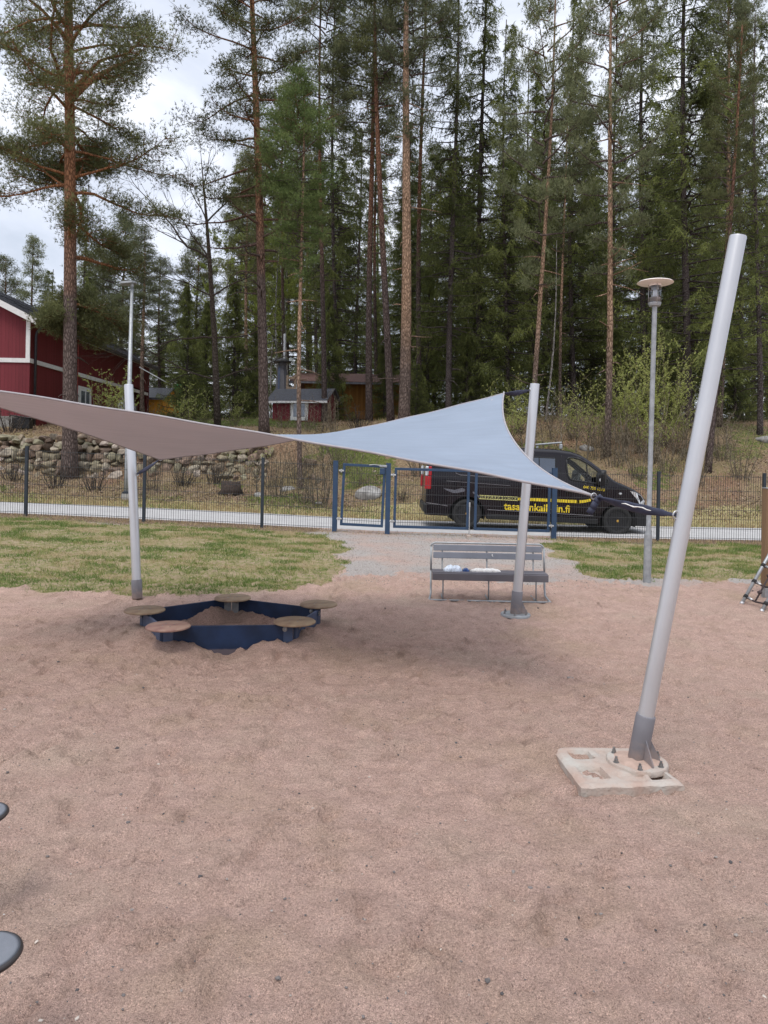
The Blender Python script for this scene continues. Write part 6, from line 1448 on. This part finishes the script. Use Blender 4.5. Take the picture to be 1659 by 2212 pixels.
# spruces with a face of their own
S_ = [(1487, 29.5, 1496, -330, 17, 165, 0, 'biggest dark spruce, trunk left of the upper right sail pole'),
      (1392, 34, 1398, -230, 13, 125, 2, 'spruce right behind the lamp with the disc hat'),
      (1641, 28, 1652, 20, 12, 82, 3, 'sparse dark spruce at the far right edge'),
      (968, 31.5, 975, -150, 13, 118, 1, 'spruce above the sky-tinted part of the sail, left of two'),
      (1037, 34, 1044, -200, 14, 120, 0, 'spruce above the sky-tinted part of the sail, right of two'),
      (1097, 33, 1104, 40, 9, 95, 2, 'spruce just left of the far sail pole'),
      (1240, 35, 1246, -60, 10, 105, 1, 'spruce between the two tan pines right of the sail'),
      (728, 36, 733, -60, 10, 100, 1, 'slim spruce right behind the playhouse'),
      (1600, 33, 1606, -40, 10, 95, 0, 'spruce just right of the upper right sail pole'),
      (180, 41, 182, 398, 6, 38, 0, 'slender pointed spruce beside the big left pine'),
      (1152, 36, 1156, 110, 8, 90, 0, 'spruce behind the thin tan pine over the far pole'),
      (1330, 37, 1332, -120, 9, 100, 3, 'spruce directly behind the straight tan pine')]
for i, (px, Y, tx, ty, dia, R, ix, lab) in enumerate(S_): make_tree('spruce', px, Y, tx, ty, dia, None, R, ix, lab, SG, seed=40 + i, stubs=60)
Y_ = [(402, 33.5, 402, 600, 56, 'dense young spruce right of the street lamp'), (505, 35, 506, 585, 66, 'dense young spruce left of the reddish tall pine'), (447, 37, 450, 640, 58, 'dark young spruce behind the stem of the bare tree'), (545, 38, 548, 700, 50, 'low dark spruce behind the playhouse roof'), (712, 35.2, 712, 620, 52, 'dark young spruce between playhouse and ochre building'), (832, 35.5, 832, 690, 42, 'dark young spruce before the right end of the ochre building'),
      (900, 30.5, 902, 780, 34, 'small spruce between the middle pine trunks'), (1010, 32, 1010, 690, 52, 'young spruce low above the sky-tinted sail'), (1330, 31, 1332, 700, 60, 'young spruce behind the leafing bushes'), (1440, 32, 1442, 690, 58, 'young spruce right of the park lamp'), (1590, 31, 1590, 720, 50, 'young spruce right of the leaning pole'), (925, 35, 925, 560, 60, 'mid-height spruce behind the thickest tan pine')]
for i, (px, Y, tx, ty, R, lab) in enumerate(Y_): make_tree('young', px, Y, tx, ty, 8, None, R, 0, lab, 'young spruces at the forest edge', seed=60 + i, stubs=0)

# forest behind: trees that cannot be told apart
rb_ = np.random.RandomState(17); k = 0
for row, (Y0, n, x0, x1, top0, top1) in enumerate(((41, 13, 585, 1690, 150, 360), (49, 14, 560, 1720, 200, 400), (60, 18, 470, 1760, 260, 460), (64, 9, -60, 470, 560, 700), (78, 20, -80, 1780, 330, 520))):
    for i in range(n):
        px = x0 + (x1 - x0) * (i + rb_.uniform(.1, .9)) / n; Y = Y0 + rb_.uniform(-2.5, 2.5); ty = rb_.uniform(top0, top1)
        if Y0 >= 78 and px < 520: ty = rb_.uniform(620, 720)
        pine = rb_.rand() < .22 and row < 3
        if pine: make_tree('pine', px, Y, px + 6, ty, 9, ty + rb_.uniform(250, 420), 85, rb_.randint(4), 'pine deep in the forest behind the front rows of trees', 'pines deep in the forest', leaf=['pine', 'pine_grey'][k % 2], barkm='pinebark_dark', seed=200 + k, stubs=0)
        else: make_tree('spruce', px, Y, px + 5, ty, 9, None, rb_.uniform(82, 118) * (41 / Y) ** .5, [0, 1, 2, 2, 1][k % 5], 'dark spruce deep in the forest behind the front rows of trees', 'spruces deep in the forest', seed=200 + k, stubs=0)
        k += 1

# --- bare and leafing broadleaf trees
def bare(mb, p0, d0, L_, r0, depth, rs, tips, spread=.6, up=.10, wob=.12, nseg=6):
    d = np.array(d0, float); p_ = [np.array(p0, float)]; st = L_ / nseg
    for k in range(nseg): d = unit(d + rs.normal(0, wob, 3) + [0, 0, up]); p_.append(p_[-1] + d * st)
    p_ = np.array(p_); rad_ = r0 * (1 - .6 * np.linspace(0, 1, nseg + 1)); mb.tube(p_, rad_, 6 if r0 > .03 else 4, caps=False)
    if depth == 0: tips.append(p_); return
    nc = rs.randint(3, 6)
    for c in range(nc):
        k = rs.randint(2, nseg + 1); dd = unit(p_[k] - p_[k - 1]); ax = unit(rs.normal(0, 1, 3)); nd = unit(dd + ax * spread * rs.uniform(.7, 1.4)); bare(mb, p_[k], nd, L_ * rs.uniform(.42, .68), rad_[k] * .62, depth - 1, rs, tips, spread, up, wob, nseg)
    bare(mb, p_[-1], unit(p_[-1] - p_[-2]), L_ * .6, rad_[-1] * .95, depth - 1, rs, tips, spread, up, wob, nseg)
q = at(470, 30, 905); root = empty('bare_tree', q, 0, 'leafless tree with fine twigs in the gap between the two big pines', 'bare tree'); rs = np.random.RandomState(8); org = np.array(q)
tp = [np.array(P(x, y, 30)) - org for x, y in ((470, 905), (466, 820), (463, 730), (457, 640), (452, 560), (446, 480), (440, 410), (434, 340))]; tp[0] = np.array([0, 0, -.2])
mb = MB(); mb.tube(tp, [.15, .13, .115, .10, .085, .062, .04, .012], 10); mb.obj('trunk', M['greybark'], root, True)
tw_ = MB(); tips = []
for (k, dx, dz, L_, r_0, dp) in ((4, -1, .85, 3.6, .06, 3), (4, -.8, 1.2, 2.6, .045, 3), (5, .7, .9, 2.2, .04, 3), (5, -.4, 1, 1.9, .035, 3), (6, .2, 1, 1.6, .025, 2), (3, .9, .7, 2.2, .04, 3), (2, -1, .12, 2.8, .05, 3), (1, -1, .2, 3.0, .045, 3), (1, 1, .25, 2.4, .04, 3), (2, 1, .1, 2.0, .04, 3), (7, 0, 1, 1.2, .012, 2), (3, -1, .35, 2.2, .04, 3)):
    low = k < 3; bare(tw_, tp[k], unit(np.array([dx, rs.uniform(-.4, .4), dz])), L_, r_0, dp, rs, tips, .55 if not low else .5, .06 if not low else .0, .12)
tw_.obj('branches', M['greybark'], root, True)
def leafbits(mb, tips, rs, n, size, spread=.08):
    P_ = []
    for t in tips:
        m = rs.randint(max(1, n // 2), n + 1); i = rs.randint(0, len(t) - 1, m); f = rs.rand(m, 1); P_.append(t[i] * (1 - f) + t[i + 1] * f)
    c = np.concatenate(P_) + rs.normal(0, spread * .4, (sum(map(len, P_)), 3)); m = len(c)
    for k in range(2):
        D = unit(rs.normal(0, 1, (m, 3)) + [0, 0, .4]); mb.tris(c, D, unit(np.cross(D, rs.normal(0, 1, (m, 3)))) * size * .45, size * rs.uniform(.7, 1.4, m) * 1.5, rs.rand(m))
# thin birches with first yellow-green leaves
def birch(px, Y, tx, ty, dia, label, seed, leafy=True, n=9, zf=(.30, 1.0), L_=1.7, name='birch_tree'):
    q, H, d = stand(px, Y, tx, ty); rs = np.random.RandomState(seed); root = empty(name, q, 0, label, 'birch tree', 'slender birches'); root.rotation_euler = d.to_track_quat('Z', 'Y').to_euler()
    tm = MB(); pts_, rr_ = trunk_geo(tm, H, dia / FPX * Y / 2, .012, seed, 2.2, 1.1, 8); tm.obj('trunk', M['birchbark'], root, True)
    tw, tips = MB(), []
    for i in range(16):
        z_ = H * (zf[0] + (zf[1] - zf[0]) * i / 16.); j = min(len(pts_) - 2, np.searchsorted(pts_[:, 2], z_)); a = i * 2.4; bare(tw, pts_[j], unit(np.array([math.cos(a), math.sin(a), .9])), L_ * (1.1 - .6 * i / 16), .018, 2, rs, tips, .5, .02, .12, 5)
    b_ = tw.obj('branches', M['greybark'], root, True)
    if leafy: lf = MB(); leafbits(lf, tips, rs, n + 3, .06); lf.obj('leaves', M['birch'], root)
    return root
birch(606, 39, 604, 470, 4, 'white stemmed birch in front of the grill tower, thin yellow-green leaves', 31)
birch(585, 43, 583, 540, 4, 'yellow-green birch left behind the grill tower', 32, n=12)
birch(625, 44, 628, 560, 4, 'yellow-green birch right behind the grill tower', 33, n=12)
birch(1178, 30, 1202, 520, 5, 'bare crooked pale birch between the tan pines', 34, False, L_=1.0)
birch(498, 42, 500, 520, 4, 'yellow-green birch behind the bare tree', 35, n=10)
# sapling and bushes
def sapling(px, Y, tx, ty, seed, label, leafy=.0, bm='palebark'):
    q, H, d = stand(px, Y, tx, ty, 980); rs = np.random.RandomState(seed); root = empty('sapling', q, 0, label, 'sapling', 'bare saplings on the bank'); root.rotation_euler = d.to_track_quat('Z', 'Y').to_euler()
    tm = MB(); pts_, rr_ = trunk_geo(tm, H, .032, .006, seed, 2.5, 1.1, 7); tm.obj('stem', M[bm], root, True); tw, tips = MB(), []
    for i in range(13):
        z_ = H * (.22 + .75 * i / 13.); j = min(len(pts_) - 2, np.searchsorted(pts_[:, 2], z_)); a = i * 2.2 + rs.rand(); bare(tw, pts_[j], unit(np.array([math.cos(a), math.sin(a) * .6, .55])), .85 * (1.1 - .6 * i / 13), .011, 1, rs, tips, .5, .08, .12, 5)
    tw.obj('twigs', M[bm], root, True)
    if leafy: lf = MB(); leafbits(lf, tips, rs, int(6 * leafy), .03); lf.obj('buds', M['bud'], root)
for i, (px, Y, tx, ty, lf, lab) in enumerate(((1216, 24.6, 1210, 850, 0, 'tallest bare pale sapling right of the far sail pole'), (1243, 25, 1250, 880, .5, 'bare sapling just right of the tallest pale one'), (1128, 26, 1124, 925, 1, 'budding sapling left of the far sail pole, above the van'), (1107, 26.5, 1106, 940, 1.5, 'small budding sapling at the concave right edge of the sail'), (1190, 27, 1188, 900, 0, 'thin bare sapling close right of the far sail pole top'),
        (1268, 24.3, 1272, 900, .6, 'sapling between the far sail pole and the tan pine'), (700, 23, 702, 965, 0, 'bare sapling left of the small gate'), (555, 21.6, 556, 995, .3, 'thin pale sapling behind the third fence post'), (1572, 26, 1570, 905, 0, 'thin bare sapling right of the leaning pole'))):
    sapling(px, Y, tx, ty - 0, 300 + i, lab, lf)
def bush_proto(seed, n, H, spread, bud, budn=16, curve=.25, bm='palebark', twig=True, bsize=.030):
    rs = np.random.RandomState(seed); tw, lf, tips = MB(), MB(), []
    for i in range(n):
        a = rs.uniform(0, 6.28); le = spread * rs.uniform(.1, 1); d = unit(np.array([math.cos(a) * le, math.sin(a) * le, 1])); h_ = H * rs.uniform(.45, 1.05); p_ = [np.array([math.cos(a), math.sin(a), 0]) * rs.uniform(.02, .28)]; ns = 9
        for k in range(ns): d = unit(d + rs.normal(0, .07, 3) + np.array([math.cos(a), math.sin(a), 0]) * .02 * curve + [0, 0, .05]); p_.append(p_[-1] + d * h_ / ns)
        p_ = np.array(p_); tw.tube(p_, .011 * (1 - .75 * np.linspace(0, 1, ns + 1)), 4, caps=False); tips.append(p_[4:])
        if twig:
            for k in range(rs.randint(2, 6)):
                j = rs.randint(3, ns); a2 = rs.uniform(0, 6.28); d2 = unit(p_[j] - p_[j - 1] + np.array([math.cos(a2), math.sin(a2), .3]) * .6); L2 = h_ * rs.uniform(.12, .28); q_ = np.array([p_[j] + d2 * L2 * s_ + [0, 0, .12 * L2 * s_ * s_] for s_ in (0, .35, .7, 1)]); tw.tube(q_, [.006, .005, .003, .002], 3, caps=False); tips.append(q_)
    if bud: leafbits(lf, tips, rs, budn, bsize, .03)
    return tw.mesh('stems', M[bm], True), (lf.mesh('buds', M['bud']) if bud else None)
BU = [bush_proto(1, 26, 3.8, .34, True, 24, bsize=.040), bush_proto(2, 22, 2.7, .5, True, 12, bsize=.036), bush_proto(3, 22, 1.9, .6, False), bush_proto(4, 14, 1.5, .35, True, 12, bm='palebark'), bush_proto(5, 30, 1.0, .9, False, bm='greybark'), bush_proto(6, 11, 1.5, .3, False)]
def bush(i, px, Y, s, label, seed, name='bush', group='bushes on the bank'):
    q = at(px, Y, 980); root = empty(name, q - Vector((0, 0, .05)), seed * 1.7, label, 'bush', group); root.scale = (s, s, s * 1.0)
    link(bpy.data.objects.new('stems', BU[i][0]), root)
    if BU[i][1]: link(bpy.data.objects.new('buds', BU[i][1]), root)
for a in ((0, 1385, 25.4, 1.05, 'tall leafing bush just left of the disc-hat lamp post', 1), (0, 1432, 26.4, 1.12, 'tallest leafing bush right behind the disc-hat lamp post', 2), (0, 1346, 26.5, .95, 'leafing bush close right of the straight tan pine', 3), (1, 1290, 26.0, 1.0, 'leafing bush close left of the straight tan pine', 4), (1, 1462, 25.6, 1.0, 'leafing bush left of the leaning right pole', 5),
          (1, 1238, 27.0, .9, 'leafing bush among the saplings right of the far pole', 6), (1, 1120, 27.6, .9, 'leafing bush behind the right edge of the sail', 7), (2, 1325, 24.0, 1.0, 'bare bush low on the slope below the straight tan pine', 8), (2, 1440, 23.4, 1.0, 'bare bush low on the slope right of the disc-hat lamp', 9), (2, 1378, 22.8, .9, 'bare bush low on the slope above the bonnet of the van', 10),
          (2, 690, 20.6, 1.05, 'bare spreading bush behind the fence just left of the small gate', 11), (2, 655, 21.0, .8, 'bare bush behind the fence below the middle of the sail', 12), (4, 205, 21.4, .9, 'low brown brushwood at the foot of the big left pine', 13), (4, 120, 21.6, .9, 'low brown brushwood left of the big left pine', 14), (5, 690, 28.5, 1.3, 'thin pale shoots before the right part of the playhouse', 15),
          (5, 722, 29.0, 1.4, 'thin pale shoots right of the playhouse', 16), (5, 612, 29.5, 1.1, 'thin pale shoots before the playhouse wall, left of its window', 17), (5, 660, 28.2, 1.1, 'thin pale shoots before the playhouse, right of its window', 18), (3, 250, 29, 1.7, 'budding shoots before the side wall of the red house', 19), (3, 225, 30, 1.5, 'budding shoots near the side window of the red house', 20), (5, 330, 29, .9, 'budding shoots before the orange building', 21),
          (3, 395, 29, 1.2, 'budding shoots before the dense young spruce by the street lamp', 22), (1, 505, 30.5, .62, 'small yellowish bush between the bare tree and the tall reddish pine', 23), (1, 440, 31, .5, 'small yellowish bush left of the bare tree foot', 24), (2, 300, 26.5, .8, 'bare brown bush above the stone wall right of the left sail pole', 25), (4, 20, 25.6, 1.2, 'brown brushwood above the stone wall at the left edge', 26), (4, 775, 30.5, 1.2, 'brown brushwood below the ochre building', 27),
          (2, 1515, 26.5, .9, 'bare bush close left of the leaning right pole', 28), (1, 1410, 24.6, .8, 'leafing bush straight behind the disc-hat lamp post, nearest the path', 29), (4, 985, 21.2, .8, 'low brush behind the gate, beyond the rear of the van', 30), (4, 395, 22.9, 1.0, 'brown brushwood before the stone wall right of the left sail pole', 32), (4, 465, 23.1, 1.1, 'brown brushwood before the stone wall near its right end', 33), (2, 590, 23.0, .9, 'bare thicket where the stone wall ends', 34), (4, 30, 22.8, .9, 'brown brushwood before the stone wall at the left edge', 35), (2, 735, 24.0, 1.0, 'bare thicket on the bank above the small gate', 36), (2, 600, 21.6, .8, 'bare brush behind the fence, midway between third post and blue gate', 41), (2, 640, 23.6, 1.1, 'tall bare brush around the foot of the slim tan pine', 42), (2, 780, 22.6, .9, 'bare brush behind the pale boulder', 43), (2, 905, 23.0, 1.0, 'bare brush on the slope below the middle of the sail', 44), (2, 1500, 22.3, .9, 'bare brush behind the fence between fence post and leaning pole', 45), (2, 1600, 23.0, 1.0, 'bare brush on the slope right of the leaning pole', 46), (2, 1560, 25.0, 1.0, 'bare brush high on the slope right of the leaning pole', 47), (2, 330, 21.8, .8, 'bare brush behind the second fence post', 48), (2, 1290, 24.8, 1.1, 'bare brush in front of the straight tan pine, right side of the van roof', 49), (2, 1180, 25.2, 1.0, 'bare brush just above the van roof by the far sail pole', 50), (5, 1475, 25.0, 1.7, 'tall bare shoots left of the leaning right pole', 51), (5, 1405, 24.2, 1.9, 'tall bare shoots behind the disc-hat lamp post', 52), (5, 1350, 24.6, 1.8, 'tall bare shoots between the straight tan pine and the disc-hat lamp', 53), (4, 870, 20.8, .6, 'low brush behind the left leaf of the double gate', 31)):
    bush(*a)
